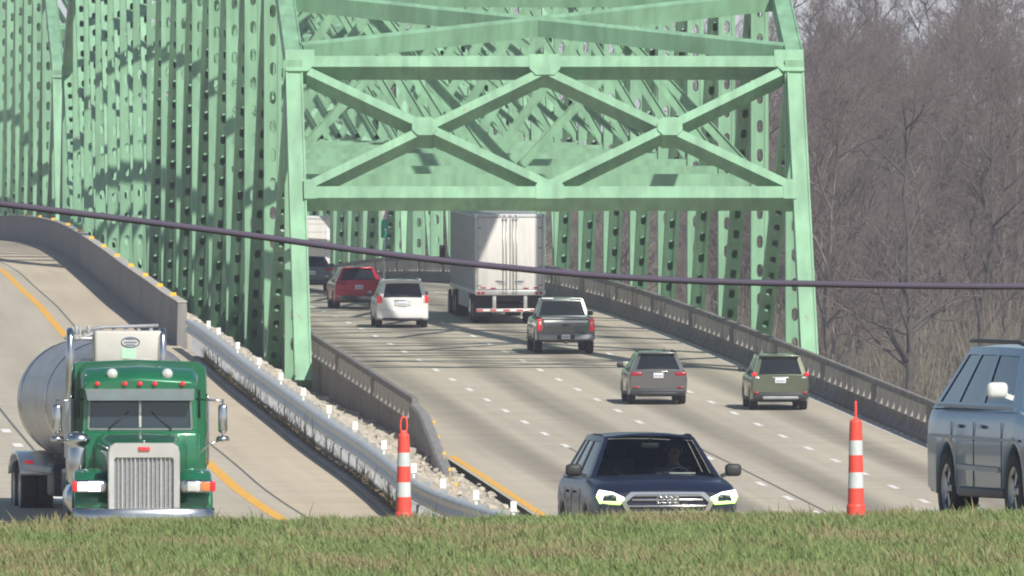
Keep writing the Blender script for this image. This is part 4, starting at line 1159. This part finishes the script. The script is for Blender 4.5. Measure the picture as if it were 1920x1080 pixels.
# ------------------------------------------------------------------ navy oncoming car
dA = 204.0
S = dict(L=4.66, W=1.92, H=1.66, belt=1.10, hood=1.04, axles=(.92, 3.74), r=.36, gh=(.16, .62, 2.55, 3.32), wr=.62, su=[0, .08, .27, .33, .58, .63, .92, 1], sg=[1, 3, 5], glass='clearglass', ftap=.10)
S['W'] = 1.90
al = .10
locA = Vector((1.98, dA, ZL(dA)))
def oncoming_loc(front, L, al):     # origin is the rear bumper; `front` is the middle of the nose
    return front - Vector((math.sin(al), -math.cos(al), 0)) * L
pit = -slope(ZL, dA)
org = oncoming_loc(locA, S['L'], al)
org.z = locA.z
c = car('luxury_crossover', 'dark navy crossover with lit white and green headlights coming round the bend behind the grass', 'car', 'oncoming vehicles nearest the camera', P_navy, S, org, PI + al, 0)
L = S['L']; UP = .075
# grille: six sided chrome frame with slats
q = MB(); gp = [(-.54, .695), (-.60, .815), (-.47, .93), (.47, .93), (.60, .815), (.54, .695), (.42, .43), (-.42, .43)]
ring0 = [(x, L - .02, z) for x, z in gp]; ring1 = [(x * 1.0, L + .035, z) for x, z in gp]; ring2 = [(x * .88, L + .04, .70 + (z - .70) * .86) for x, z in gp]; ring3 = [(x * .88, L - .01, .70 + (z - .70) * .86) for x, z in gp]
q.loft([ring0, ring1, ring2, ring3], 0, True, False, False); gf = q.obj('grille_frame', 'chrome', c)
q = MB(); q.loft([[(x * .9, L - .015, .70 + (z - .70) * .9) for x, z in gp], [(x * .9, L - .005, .70 + (z - .70) * .9) for x, z in gp]], smooth=False); q.obj('grille_mesh', 'dark', gf)
for z_ in (.51, .59, .67, .75, .83, .885):
    q = MB(); wz = .50 if z_ > .58 else .46; q.rbox((0, L + .012, z_), (2 * wz * (.92 if z_ > .8 else 1), .03, .026), .008); q.obj('grille_slat', 'chrome', gf)
# four joined rings badge
for k in range(4):
    q = MB(); q.tube([(-.105 + k * .07 + .045 * math.cos(a), L + .045, .83 + .040 * math.sin(a)) for a in [2 * PI * i / 16 for i in range(17)]], .007, 6, 0, False); q.obj('badge_ring', 'chrome', gf)
plate(c, L + .05, .56, 1, .31, .16)
for sx in (-1, 1):
    # headlamp: tapered pod with an led line below
    hp_ = [(sx * .55, .845), (sx * .61, .785), (sx * .86, .80), (sx * .895, .88), (sx * .87, .945), (sx * .70, .915)]
    q = MB(); q.loft([[(x, L - .05 * ((abs(x) - .5) / .4) - .12, z) for x, z in hp_], [(x, L - .05 * ((abs(x) - .5) / .4) ** 1.5 + .012, z) for x, z in hp_]], smooth=False); hl = q.obj('headlight', 'headsoft', c)
    q = MB(); q.tube([(x, L - .05 * ((abs(x) - .5) / .4) ** 1.5 + .020, z) for x, z in hp_[3:] + hp_[:1]], .012, 6); q.obj('led_line', 'headlit', hl)
    q = MB(); q.tube([(x, L - .05 * ((abs(x) - .5) / .4) ** 1.5 + .022, z) for x, z in hp_[:4]], .022, 6); q.obj('led_line', 'ledgreen', hl)
    for k in (0, 1):
        q = MB(); xx = sx * (.68 + .10 * k); q.rbox((xx, L - .05 * ((abs(xx) - .5) / .4) ** 1.5 + .022, .865 + .012 * k), (.062, .02, .026), .008); q.obj('projector', 'projector', hl)
    q = MB(); q.rbox((sx * .74, L - .09, .50), (.30, .16, .24), .04); q.obj('air_intake', 'dark', c)
    q = MB(); q.tube([(sx * .60, L + .0, .40), (sx * .74, L - .03, .56), (sx * .86, L - .14, .60)], .014, 6); q.obj('intake_trim', 'chrome', c)
    q = MB(); q.tube([(sx * .60, 1.0, 1.60), (sx * .60, 1.4, 1.635), (sx * .58, 2.1, 1.635), (sx * .57, 2.4, 1.60)], .014, 6); q.obj('roof_rail', 'dark', c)
    q = MB(); q.tube([(sx * .35, 3.36, 1.10), (sx * .30 + .2, 3.20, 1.16), (sx * .2 + .3, 3.10, 1.20)], .010, 5); q.obj('wiper', 'dark', c)
    q = MB(); q.tube([(sx * .60, 3.4, 1.085), (sx * .56, 4.0, 1.055), (sx * .50, 4.5, .965)], .010, 5); q.obj('bonnet_crease', P_navy, c)
# cabin seen through the windscreen
q = MB(); q.rbox((0, 3.02, 1.02), (1.5, .5, .20), .06); q.obj('dashboard', 'interior', c)
q = MB(); q.rbox((-.36, 3.12, 1.15), (.34, .12, .02), .008); q.obj('painted_dash_reflection', 'white_ref', c)  # white slab modelled in place of the pale reflection over the dashboard
for sx in (-1, 1):
    q = MB(); q.rbox((sx * .37, 1.98, .98), (.46, .16, .72), .07); q.rbox((sx * .37, 1.95, 1.43), (.25, .10, .18), .05); q.beam((sx * .32, 1.95, 1.3), (sx * .32, 1.95, 1.4), .02, .02); q.beam((sx * .42, 1.95, 1.3), (sx * .42, 1.95, 1.4), .02, .02); q.obj('front_seat', 'interior', c)
q = MB(); q.rbox((0, 1.0, .95), (1.35, .18, .62), .07); q.obj('rear_seat', 'interior', c)
q = MB(); q.box((0, 1.9, .55), (1.5, 3.0, .06)); q.obj('cabin_floor', 'interior', c)
q = MB(); q.rbox((0, 2.62, 1.50), (.24, .04, .075), .02); q.beam((0, 2.62, 1.54), (0, 2.66, 1.60), .02, .02); q.obj('rear_view_mirror', 'dark', c)
q = MB(); q.tube([(-.37 + .17 * math.cos(a), 2.66 - .05 * math.sin(a), 1.05 + .17 * math.sin(a)) for a in [2 * PI * i / 18 for i in range(19)]], .014, 6, 0, False); q.obj('steering_wheel', 'dark', c)

def person_bust(world, rotz, label):
    """seated driver: one continuous skinned body with arms reaching a wheel"""
    P = thing('person', label, 'person', world, (0, 0, rotz))
    vs = [((0, 0, 0), .17), ((0, .02, .28), .15), ((0, .0, .50), .155), ((0, .0, .60), .075), ((0, .01, .68), .062), ((0, .03, .78), .092), ((0, .03, .88), .085),
          ((-.17, 0, .53), .075), ((-.25, .10, .36), .055), ((-.20, .34, .34), .042), ((-.14, .56, .42), .032), ((-.13, .64, .45), .036),
          ((.17, 0, .53), .075), ((.25, .10, .36), .055), ((.20, .34, .34), .042), ((.14, .56, .42), .032), ((.13, .64, .45), .036),
          ((-.10, .22, -.02), .10), ((-.12, .48, .06), .07), ((-.12, .66, -.30), .05), ((.10, .22, -.02), .10), ((.12, .48, .06), .07), ((.12, .66, -.30), .05)]
    ed = [(0, 1), (1, 2), (2, 3), (3, 4), (4, 5), (5, 6), (2, 7), (7, 8), (8, 9), (9, 10), (10, 11), (2, 12), (12, 13), (13, 14), (14, 15), (15, 16), (0, 17), (17, 18), (18, 19), (0, 20), (20, 21), (21, 22)]
    me = bpy.data.meshes.new('body'); me.from_pydata([v[0] for v in vs], ed, [])
    me.materials.append(M['shirt'])
    tmp = bpy.data.objects.new('body', me); COL.objects.link(tmp)
    tmp.modifiers.new('s', 'SKIN')
    for i, v in enumerate(vs): me.skin_vertices[0].data[i].radius = (v[1], v[1])
    me.skin_vertices[0].data[0].use_root = True
    sb = tmp.modifiers.new('u', 'SUBSURF'); sb.levels = 2; sb.render_levels = 2
    dg = bpy.context.evaluated_depsgraph_get(); ev = bpy.data.meshes.new_from_object(tmp.evaluated_get(dg)); bpy.data.objects.remove(tmp)
    ev.materials.clear(); ev.materials.append(M['shirt']); ev.materials.append(M['skin'])
    for p in ev.polygons:
        p.use_smooth = True; zc = p.center.z
        p.material_index = 1 if (zc > .60 or p.center.y > .50 and zc > .2) else 0
    link('body', ev, P)
    q = MB(); q.lathe([(.001, .095), (.06, .085), (.092, .05), (.103, 0), (.098, -.05), (.085, -.08)], (0, .0, .845), 'Z', 14, sy=1.05); q.obj('hair', 'hair', P)
    q = MB(); q.rbox((0, .128, .80), (.026, .04, .05), .012); q.obj('nose', 'skin', P)
    q = MB()
    for s_ in (-1, 1): q.rbox((s_ * .034, .115, .835), (.03, .01, .014), .004)
    q.obj('eyes', 'hair', P)
    q = MB(); q.rbox((0, .115, .755), (.05, .01, .01), .003); q.obj('mouth', 'red_dim', P)
    q = MB()
    for s_ in (-1, 1): q.rbox((s_ * .098, .02, .80), (.018, .04, .06), .008)
    q.obj('ears', 'skin', P)
    for s_ in (-1, 1):      # fingers closed over the wheel rim
        q = MB()
        for k in range(4):
            q.tube([(s_ * (.115 - k * .012), .655 + .004 * k, .44 + .022 * k), (s_ * (.108 - k * .012), .70, .452 + .022 * k), (s_ * (.098 - k * .01), .70, .43 + .022 * k)], [.010, .009, .007], 6)
        q.tube([(s_ * .14, .65, .47), (s_ * .12, .69, .50)], [.011, .008], 6)
        q.obj('fingers', 'skin', P)
    return P
rotA = PI + al
fw = Vector((-math.sin(rotA), math.cos(rotA), 0)); rt = Vector((math.cos(rotA), math.sin(rotA), 0))
person_bust(org + fw * 2.06 + rt * -.37 + Vector((0, 0, .64)), rotA, 'person in a dark shirt at the wheel of the navy oncoming crossover')

# ------------------------------------------------------------------ light blue sport utility vehicle at the right border
S = dict(L=5.1, W=2.0, H=1.86, belt=1.22, hood=1.14, axles=(1.05, 4.0), r=.40, gh=(.14, .92, 3.25, 3.95), wr=.72, su=[0, .05, .25, .29, .55, .59, .90, 1], sg=[1, 3, 5], tw=.26, bz=(.34, .60), sill=.32, mm='offw', mup=.15, glass='glass_sky')
dS = 163.0
aS = .20
locS = Vector(((1729 - 960) / F * dS + 1.0 * math.cos(aS), dS, ZL(dS - 2) - .02))
c = car('sport_utility_vehicle', 'light blue sport utility vehicle with a pale door mirror at the right border', 'car', 'oncoming vehicles nearest the camera', P_suvb, S, locS, PI + aS, 0)
q = MB()
for sx in (-1, 1):
    q = MB(); q.tube([(sx * .70, .9, 1.88), (sx * .72, 1.2, 1.885), (sx * .70, 3.0, 1.875), (sx * .68, 3.2, 1.85)], .022, 6); q.obj('roof_rail', 'dark', c)
    lamp(c, 'tail_light', 'red_dim', (sx * .84, .03, 1.02), (.14, .10, .34), .03)
    lamp(c, 'headlight', 'clear', (sx * .78, 4.98, .92), (.34, .22, .16), .04)
    q = MB(); q.beam((sx * 1.006, 1.6, .62), (sx * 1.006, 3.4, .60), .02, .05); q.obj('side_moulding', 'galv_d', c)
    q = MB(); q.beam((sx * .965, .55, 1.235), (sx * .95, 3.9, 1.215), .03, .03); q.obj('window_trim', P_suvb, c)
    q = MB(); q.beam((sx * 1.008, .4, .93), (sx * 1.008, 4.3, .90), .02, .03); q.obj('body_crease', P_suvb, c)

# ------------------------------------------------------------------ green tanker tractor
dT = 276.0
alT = .055
org = Vector((-6.35, dT, ZL(dT)))
t = thing('tanker_tractor', 'green long nosed semi tractor with chrome grille, grey sun visor and tall exhaust stacks', 'truck', org, (0, 0, PI + alT))
# local: y forward, front bumper at y = 0, rear negative; image left is +x
X = 1
q = MB()   # hood
rings = []
for y, w_, zt, zb in ((-.05, .52, 1.58, .62), (-.30, .56, 1.66, .62), (-1.0, .64, 1.74, .70), (-1.75, .78, 1.80, .75), (-1.95, .82, 1.82, .78)):
    rings.append([(-w_, y, zb), (-w_, y, zt - .22), (-w_ * .93, y, zt - .08), (-w_ * .78, y, zt), (0, y, zt + .03), (w_ * .78, y, zt), (w_ * .93, y, zt - .08), (w_, y, zt - .22), (w_, y, zb)])
q.loft(rings, 0, True, True, True); q.obj('bonnet', 'truck_green', t)
# grille
q = MB(); gp = [(-.62, .50), (-.62, 1.50), (-.59, 1.62), (-.50, 1.68), (.50, 1.68), (.59, 1.62), (.62, 1.50), (.62, .50)]
gi = [(x * .83, .56 + (z - .5) * .83) for x, z in gp]; gi = [(x, min(z, 1.43)) for x, z in gi]
q.loft([[(x, -.12, z) for x, z in gp], [(x, .03, z) for x, z in gp], [(x * .97, .06, z * .99 + .005) for x, z in gp], [(x, .05, z) for x, z in gi], [(x, -.02, z) for x, z in gi]], 0, True, False, False)
gf = q.obj('grille_frame', 'chrome_pale', t)
q = MB(); q.box((0, -.03, 1.0), (1.06, .02, .9)); q.obj('grille_screen', 'grille', gf)
for k in range(1, 14):
    q = MB(); q.box((-.52 + k * 1.04 / 14, .0, 1.0), (.016 if k % 3 else .03, .03, .88)); q.obj('grille_bar', 'alu', gf)
q = MB(); q.rbox((0, .075, 1.575), (.20, .02, .075), .02); q.obj('oval_badge', 'red_tape', gf)
q = MB(); q.rbox((0, .0, 1.71), (.05, .10, .05), .02); q.obj('bonnet_ornament', 'chrome', t)
# bumper
q = MB(); q.loft([[(x, .18 - .30 * (abs(x) / 1.22) ** 3, .28), (x, .20 - .30 * (abs(x) / 1.22) ** 3, .30), (x, .20 - .30 * (abs(x) / 1.22) ** 3, .54), (x, .16 - .30 * (abs(x) / 1.22) ** 3, .56), (x, .10 - .30 * (abs(x) / 1.22) ** 3, .28)] for x in [-1.22 + 2.44 * i / 14 for i in range(15)]], smooth=True); q.obj('bumper', 'chrome', t)
# fenders, headlights
for sx in (-1, 1):
    q = MB(); rings = []
    for k in range(11):
        a = PI * (.04 + .92 * k / 10); y = -.95 + .72 * math.cos(a); z = .52 + .66 * math.sin(a)
        rings.append([(sx * .58, y, z + .02), (sx * .85, y, z + .06), (sx * 1.16, y, z + .02), (sx * 1.20, y, z - .06), (sx * 1.17, y, z - .08), (sx * .6, y, z - .05)])
    q.loft(rings, 0, True, True, True); q.obj('fender', 'truck_green', t)
    q = MB(); q.rbox((sx * .92, -.10, .93), (.56, .24, .23), .07); hl = q.obj('headlight_pod', 'chrome', t)
    q = MB(); q.rbox((sx * .86, .03, .93), (.22, .03, .17), .012); q.obj('headlight', 'headlit' if sx > 0 else 'clear', hl)
    q = MB(); q.rbox((sx * 1.06, .03, .93), (.16, .03, .15), .012); q.obj('headlight', 'headlit' if sx > 0 else 'amber', hl)
    q = MB(); q.rbox((sx * 1.19, .0, .93), (.09, .12, .18), .03); q.obj('turn_signal', 'red_lamp', hl)
    wheel(t, sx * 1.02, -.95, .52, .28, 'steel')
    for y in (-5.7, -7.0):
        wheel(t, sx * 1.05, y, .52, .28, 'steel'); wheel(t, sx * .75, y, .52, .28, 'steel')
        q = MB(); rings = []
        for k in range(7):
            a = PI * (.12 + .76 * k / 6); rings.append([(sx * .6, y + .62 * math.cos(a), .52 + .64 * math.sin(a)), (sx * 1.22, y + .62 * math.cos(a), .52 + .64 * math.sin(a)), (sx * 1.22, y + .6 * math.cos(a), .52 + .60 * math.sin(a)), (sx * .6, y + .6 * math.cos(a), .52 + .60 * math.sin(a))])
        q.loft(rings, smooth=False); q.obj('rear_fender', 'chrome', t)
    # air cleaner, stack, tank, steps
    q = MB(); q.lathe([(.001, .0), (.17, .0), (.19, .04), (.19, .62), (.17, .67)], (sx * 1.06, -2.10, .95), 'Z', 18); q.lathe([(.17, 0), (.23, .03), (.245, .10), (.20, .19), (.10, .24), (.001, .25)], (sx * 1.06, -2.10, 1.62), 'Z', 18); (q.obj('air_cleaner', 'chrome', t) if sx > 0 else None)
    ex, ey = (1.19, -2.95) if sx > 0 else (-.50, -5.35)
    q = MB(); q.tube([(ex, ey, 1.0), (ex, ey, 3.15), (ex, ey, 3.48), (ex, ey - .08, 3.57), (ex, ey - .18, 3.60)], [.080, .080, .066, .066, .066], 12)
    st = q.obj('exhaust_stack', 'chrome', t)
    q = MB(); q.lathe([(.10, 0), (.10, 1.0)], (ex, ey, 1.4), 'Z', 14); q.obj('heat_shield', 'alu', st)
    q = MB(); q.lathe([(.001, -1.2), (.30, -1.2), (.33, -1.15), (.33, 1.15), (.30, 1.2), (.001, 1.2)], (sx * .95, -3.6, .68), 'Y', 18); q.obj('fuel_tank', 'chrome', t)
    # mirrors on tube brackets
    q = MB(); q.tube([(sx * .96, -2.35, 2.42), (sx * 1.25, -2.2, 2.40), (sx * 1.46, -2.15, 2.38)], .018, 6); q.tube([(sx * .85, -2.1, 1.30), (sx * 1.18, -2.15, 1.62), (sx * 1.42, -2.15, 1.72)], .018, 6); q.tube([(sx * 1.44, -2.15, 1.68), (sx * 1.44, -2.15, 2.42)], .016, 6); q.obj('mirror_bracket', 'chrome', t)
    q = MB(); q.rbox((sx * 1.44, -2.12, 2.08), (.16, .10, .50), .05); q.lathe([(.001, .05), (.10, .03), (.12, -.02), (.10, -.05)], (sx * 1.44, -2.12, 1.74), 'Z', 14); q.obj('mirror', 'chrome', t)
    q = MB(); q.tube([(sx * 1.165, -2.62, 1.25), (sx * 1.20, -2.60, 1.3), (sx * 1.20, -2.60, 2.45), (sx * 1.165, -2.62, 2.5)], .02, 6); q.obj('grab_handle', 'chrome', t)
# cab with a split windscreen
q = MB(); q.rbox((0, -2.75, 1.36), (2.06, 1.6, 1.02), .08, seg=2)
q.loft([[(-1.0, -2.02, 1.80), (1.0, -2.02, 1.80), (1.0, -3.4, 1.80), (-1.0, -3.4, 1.80)], [(-.99, -2.12, 1.90), (.99, -2.12, 1.90), (.99, -3.4, 1.90), (-.99, -3.4, 1.90)], [(-.96, -2.16, 2.72), (.96, -2.16, 2.72), (.96, -3.4, 2.72), (-.96, -3.4, 2.72)]], smooth=False); q.obj('cab', 'truck_green', t)
for sx in (-1, 1):
    q = MB(); c4 = [(sx * .035, -2.085, 1.93), (sx * .86, -2.10, 1.93), (sx * .83, -2.125, 2.46), (sx * .035, -2.11, 2.46)]
    q.loft([[Vector(p) for p in c4], [Vector(p) + Vector((0, .012, 0)) for p in c4]], smooth=False); q.obj('windscreen_pane', 'glass_truck' if 'glass_truck' in M else 'glass', t)
    q = MB(); q.tube([(sx * .55, -2.06, 1.90), (sx * .20, -2.07, 2.20)], .012, 5); q.obj('wiper', 'dark', t)
    q = MB(); q.rbox((sx * 1.05, -2.85, 2.33), (.03, .7, .50), .01); q.obj('side_window', 'glass', t)
q = MB(); q.rbox((0, -2.08, 2.19), (.05, .03, .52), .012); q.obj('windscreen_divider', 'clear', t)
fr_ = MB()
for a_, b_ in (((-.90, 1.90), (.90, 1.90)), ((.90, 1.90), (.87, 2.50)), ((.87, 2.50), (-.87, 2.50)), ((-.87, 2.50), (-.90, 1.90))):
    fr_.beam((a_[0], -2.10, a_[1]), (b_[0], -2.10, b_[1]), .035, .035, (0, 1, 0))
fr_.obj('windscreen_frame', 'visor', t)
q = MB(); q.loft([[(-.95, -2.12, 2.60), (.95, -2.12, 2.60), (.95, -2.15, 2.60), (-.95, -2.15, 2.60)], [(-.92, -1.80, 2.40), (.92, -1.80, 2.40), (.92, -1.83, 2.39), (-.92, -1.83, 2.39)]], smooth=False); q.obj('sun_visor', 'visor', t)
# sleeper with a rounded roof
q = MB(); rings = []
for y, k in ((-3.35, .97), (-3.5, 1.0), (-5.0, 1.0), (-5.1, .97)):
    rings.append([(-1.21 * k, y, 1.0), (-1.21 * k, y, 2.84), (-1.18 * k, y, 2.98), (-1.06 * k, y, 3.06), (0, y, 3.10), (1.06 * k, y, 3.06), (1.18 * k, y, 2.98), (1.21 * k, y, 2.84), (1.21 * k, y, 1.0)])
q.loft(rings, 0, True, True, True); q.obj('sleeper', 'truck_green', t)
q = MB(); rings = []
for y, zt in ((-2.13, 2.72), (-2.2, 2.80), (-2.6, 2.94), (-3.4, 3.07)):
    w_ = 1.02 if y < -2.3 else .98
    rings.append([(-w_, y, 2.58), (-w_, y, zt - .12), (-w_ + .10, y, zt - .02), (0, y, zt + .03), (w_ - .10, y, zt - .02), (w_, y, zt - .12), (w_, y, 2.58)])
q.loft(rings, 0, True, True, True); q.obj('cab_roof', 'truck_green', t)
for x_ in (-.74, -.26, 0, .26, .74):
    q = MB(); q.rbox((x_, -2.12, 2.69), (.09, .12, .07), .03); q.obj('roof_marker', 'red_lamp', t)
for x_ in (-.48, .48):
    q = MB(); q.lathe([(.001, .10), (.085, .09), (.095, .05), (.05, -.08), (.001, -.1)], (x_, -2.28, 2.86), 'Y', 16); q.obj('roof_horn', 'clear', t)
lamp(t, 'chassis', 'dark', (0, -4.5, .85), (.9, 7.6, .3), .03)
lamp(t, 'front_axle', 'dark', (0, -.95, .5), (1.8, .16, .16), .03)
lamp(t, 'under_bonnet', 'dark', (0, -1.1, .8), (1.9, 1.6, .35), .05)

# tank trailer behind it, swung to the left of the picture
alK = .115
fwT = Vector((math.sin(alT), -math.cos(alT), 0)); fwK = Vector((math.sin(alK), -math.cos(alK), 0))
pin = org - fwT * 6.4
K = thing('tank_trailer', 'polished steel tank trailer behind the green tractor with a white cabinet on its nose', 'tank trailer', Vector((pin.x, pin.y, ZL(pin.y))), (0, 0, PI + alK))
q = MB(); q.lathe([(.001, 1.30), (.4, 1.27), (.75, 1.16), (.98, .96), (1.08, .75), (1.11, .5), (1.11, -11.0), (1.07, -11.3), (.8, -11.6), (.001, -11.8)], (0, 0, 2.14), 'Y', 44, sy=.98); q.obj('tank', 'steel', K)
for y in (.45, -5.0, -10.4):
    q = MB(); q.lathe([(1.112, -.045), (1.13, -.035), (1.13, .035), (1.112, .045)], (0, y, 2.14), 'Y', 40, sy=.98); q.obj('tank_band', 'chrome', K)
M['offwhite'] = mat('weathered_off_white', (.52, .50, .45), .6, var=.1)
q = MB(); q.rbox((.13, .80, 3.04), (1.26, .55, .80), .05); cb = q.obj('nose_cabinet', 'offwhite', K)
q = MB(); q.tube([(.13 + .16 * math.cos(a), 1.085, 3.24 + .085 * math.sin(a)) for a in [2 * PI * i / 20 for i in range(21)]], .011, 5, 0, False); q.box((.13, 1.082, 3.24), (.22, .01, .022)); q.box((.13, 1.082, 3.295), (.15, .01, .018)); q.box((.13, 1.082, 3.195), (.16, .01, .016)); q.obj('oval_emblem', 'plate_mark', cb)
M['pale_green'] = mat('pale_green_placard', (.45, .72, .50), .5)
q = MB(); q.box((.16, 1.082, 3.04), (.26, .01, .18)); q.obj('placard', 'pale_green', cb)
q = MB(); q.tube([(1.15, .6, 3.38), (.6, .7, 3.50), (-.4, .7, 3.53)], .03, 8); q.tube([(1.15, .6, 3.26), (.7, .7, 3.40)], .03, 8)
for k in range(7): q.rbox((1.05 - k * .22, .66, 3.45), (.07, .07, .16), .02)
q.obj('top_pipework', 'galv_d', K)
q = MB(); q.rbox((.85, -.2, 3.30), (.5, 2.2, .06), .02)
for k in range(4): q.beam((1.0, -1.2 + k * .7, 3.30), (1.0, -1.2 + k * .7, 3.50), .03, .03)
q.obj('walkway', 'alu', K)
for sx in (-1, 1):
    for y in (-9.0, -10.3):
        wheel(K, sx * 1.10, y, .52, .28, 'steel'); wheel(K, sx * .8, y, .52, .28, 'steel')
    q = MB(); rings = []
    for k in range(9):
        a = PI * (.05 + .9 * k / 8); rings.append([(sx * .62, -9.65 + 1.35 * math.cos(a), .75 + .48 * math.sin(a)), (sx * 1.28, -9.65 + 1.35 * math.cos(a), .75 + .48 * math.sin(a)), (sx * 1.28, -9.65 + 1.32 * math.cos(a), .72 + .46 * math.sin(a)), (sx * .62, -9.65 + 1.32 * math.cos(a), .72 + .46 * math.sin(a))])
    q.loft(rings, smooth=True); q.obj('wheel_cover', 'clear', K)
    q = MB(); q.rbox((sx * 1.22, -5.2, .95), (.06, 5.6, .12), .02); q.obj('side_rail', 'galv_d', K)
    q = MB(); q.rbox((sx * 1.15, -8.1, 1.0), (.16, .10, .12), .02); q.obj('side_marker', 'red_lamp', K)
    q = MB(); q.tube([(sx * .6, -1.9, .45), (sx * .6, -1.9, 1.3)], .06, 8); q.obj('landing_leg', 'galv_d', K)
lamp(K, 'subframe', 'dark', (0, -5.3, 1.02), (1.0, 12.0, .3), .03); lamp(K, 'valve_box', 'dark', (.55, -5.2, .75), (.9, 1.4, .6), .05)

# ------------------------------------------------------------------ orange channelizer posts
def channelizer(label, loc, lean, dent):
    t = thing('channelizer_post', label, 'traffic post', loc, lean, 'orange and white channelizer posts on the verge')
    def sec(z0, z1, r0, r1, m, name, n=24, dn=0):
        q = MB(); pr = []
        for k in range(7):
            f = k / 6; pr.append((r0 + (r1 - r0) * f, z0 + (z1 - z0) * f))
        q.lathe(pr, n=n)
        if dn:
            q.v = [(x * (1 - dn * max(0, x / r0) * (.5 + .5 * math.sin(z * 40))), y + dn * .3 * max(0, x), z) for x, y, z in q.v]
        return q.obj(name, m, t)
    q = MB(); q.lathe([(.001, .0), (.13, 0), (.13, .03), (.10, .06), (.001, .06)], n=24); q.obj('rubber_base', 'dark', t)
    q = MB(); q.lathe([(.078, .02), (.080, .13), (.078, .15), (.072, .155)], n=24); q.obj('lower_sleeve', 'orange', t)
    sec(.15, .29, .070, .066, 'orange', 'tube_section'); sec(.29, .425, .0665, .063, 'sheet', 'reflective_band', dn=dent)
    sec(.425, .57, .064, .060, 'orange', 'tube_section', dn=dent * 1.6); sec(.57, .695, .0605, .057, 'sheet', 'reflective_band'); sec(.695, .85, .0575, .052, 'orange', 'tube_section')
    q = MB(); q.lathe([(.052, .85), (.046, .865), (.03, .875), (.001, .876)], n=24); q.obj('cap', 'orange', t)
    q = MB(); hs = .30 if dent else 1.0
    pts = [(.030 * hs * math.sin(a), 0, .945 + (.062 * -math.cos(a))) for a in [2 * PI * i / 20 for i in range(21)]]
    pts = [(x, y, z + (.015 if z > .945 else -.015)) for x, y, z in pts]
    q.tube(pts, .0095, 7, 0, False); q.rbox((0, 0, .872), (.062 * (.6 if dent else 1), .03, .05), .012)
    hnd = q.obj('grab_handle', 'orange', t)
    if dent:
        hnd.location = (-.35, 0, .0) if False else (0, 0, 0); hnd.rotation_euler = (0, -.0, 0)
    return t
channelizer('upright orange and white channelizer post with an open loop handle, in front of the guardrail', ((757 - 960) / F * 146, 146, near_z(-1, 146) - .01), (0, .0, .2), 0)
channelizer('dented orange and white channelizer post with a bent handle, left of the blue vehicle', ((1605 - 960) / F * 135.5, 135.5, near_z(2.9, 135.5) - .0), (0, -.012, 1.35), .12)

# ------------------------------------------------------------------ cable across the view
dC = 42.0
cp = [(-1400, 205), (-700, 297), (0, 382), (400, 432), (830, 489), (1200, 522), (1560, 533), (1920, 537), (2600, 526), (3400, 488)]
cx_ = Curve([(a, b) for a, b in cp]); q = MB()
q.tube([((px - 960) / F * dC, dC, (540 - cx_(px)) / F * dC) for px in range(-1400, 3401, 80)], .0085, 8, 0)
tag(q.obj('overhead_cable', 'cable'), 'thin dark purplish cable sagging across the view in front of the bridge', 'cable')
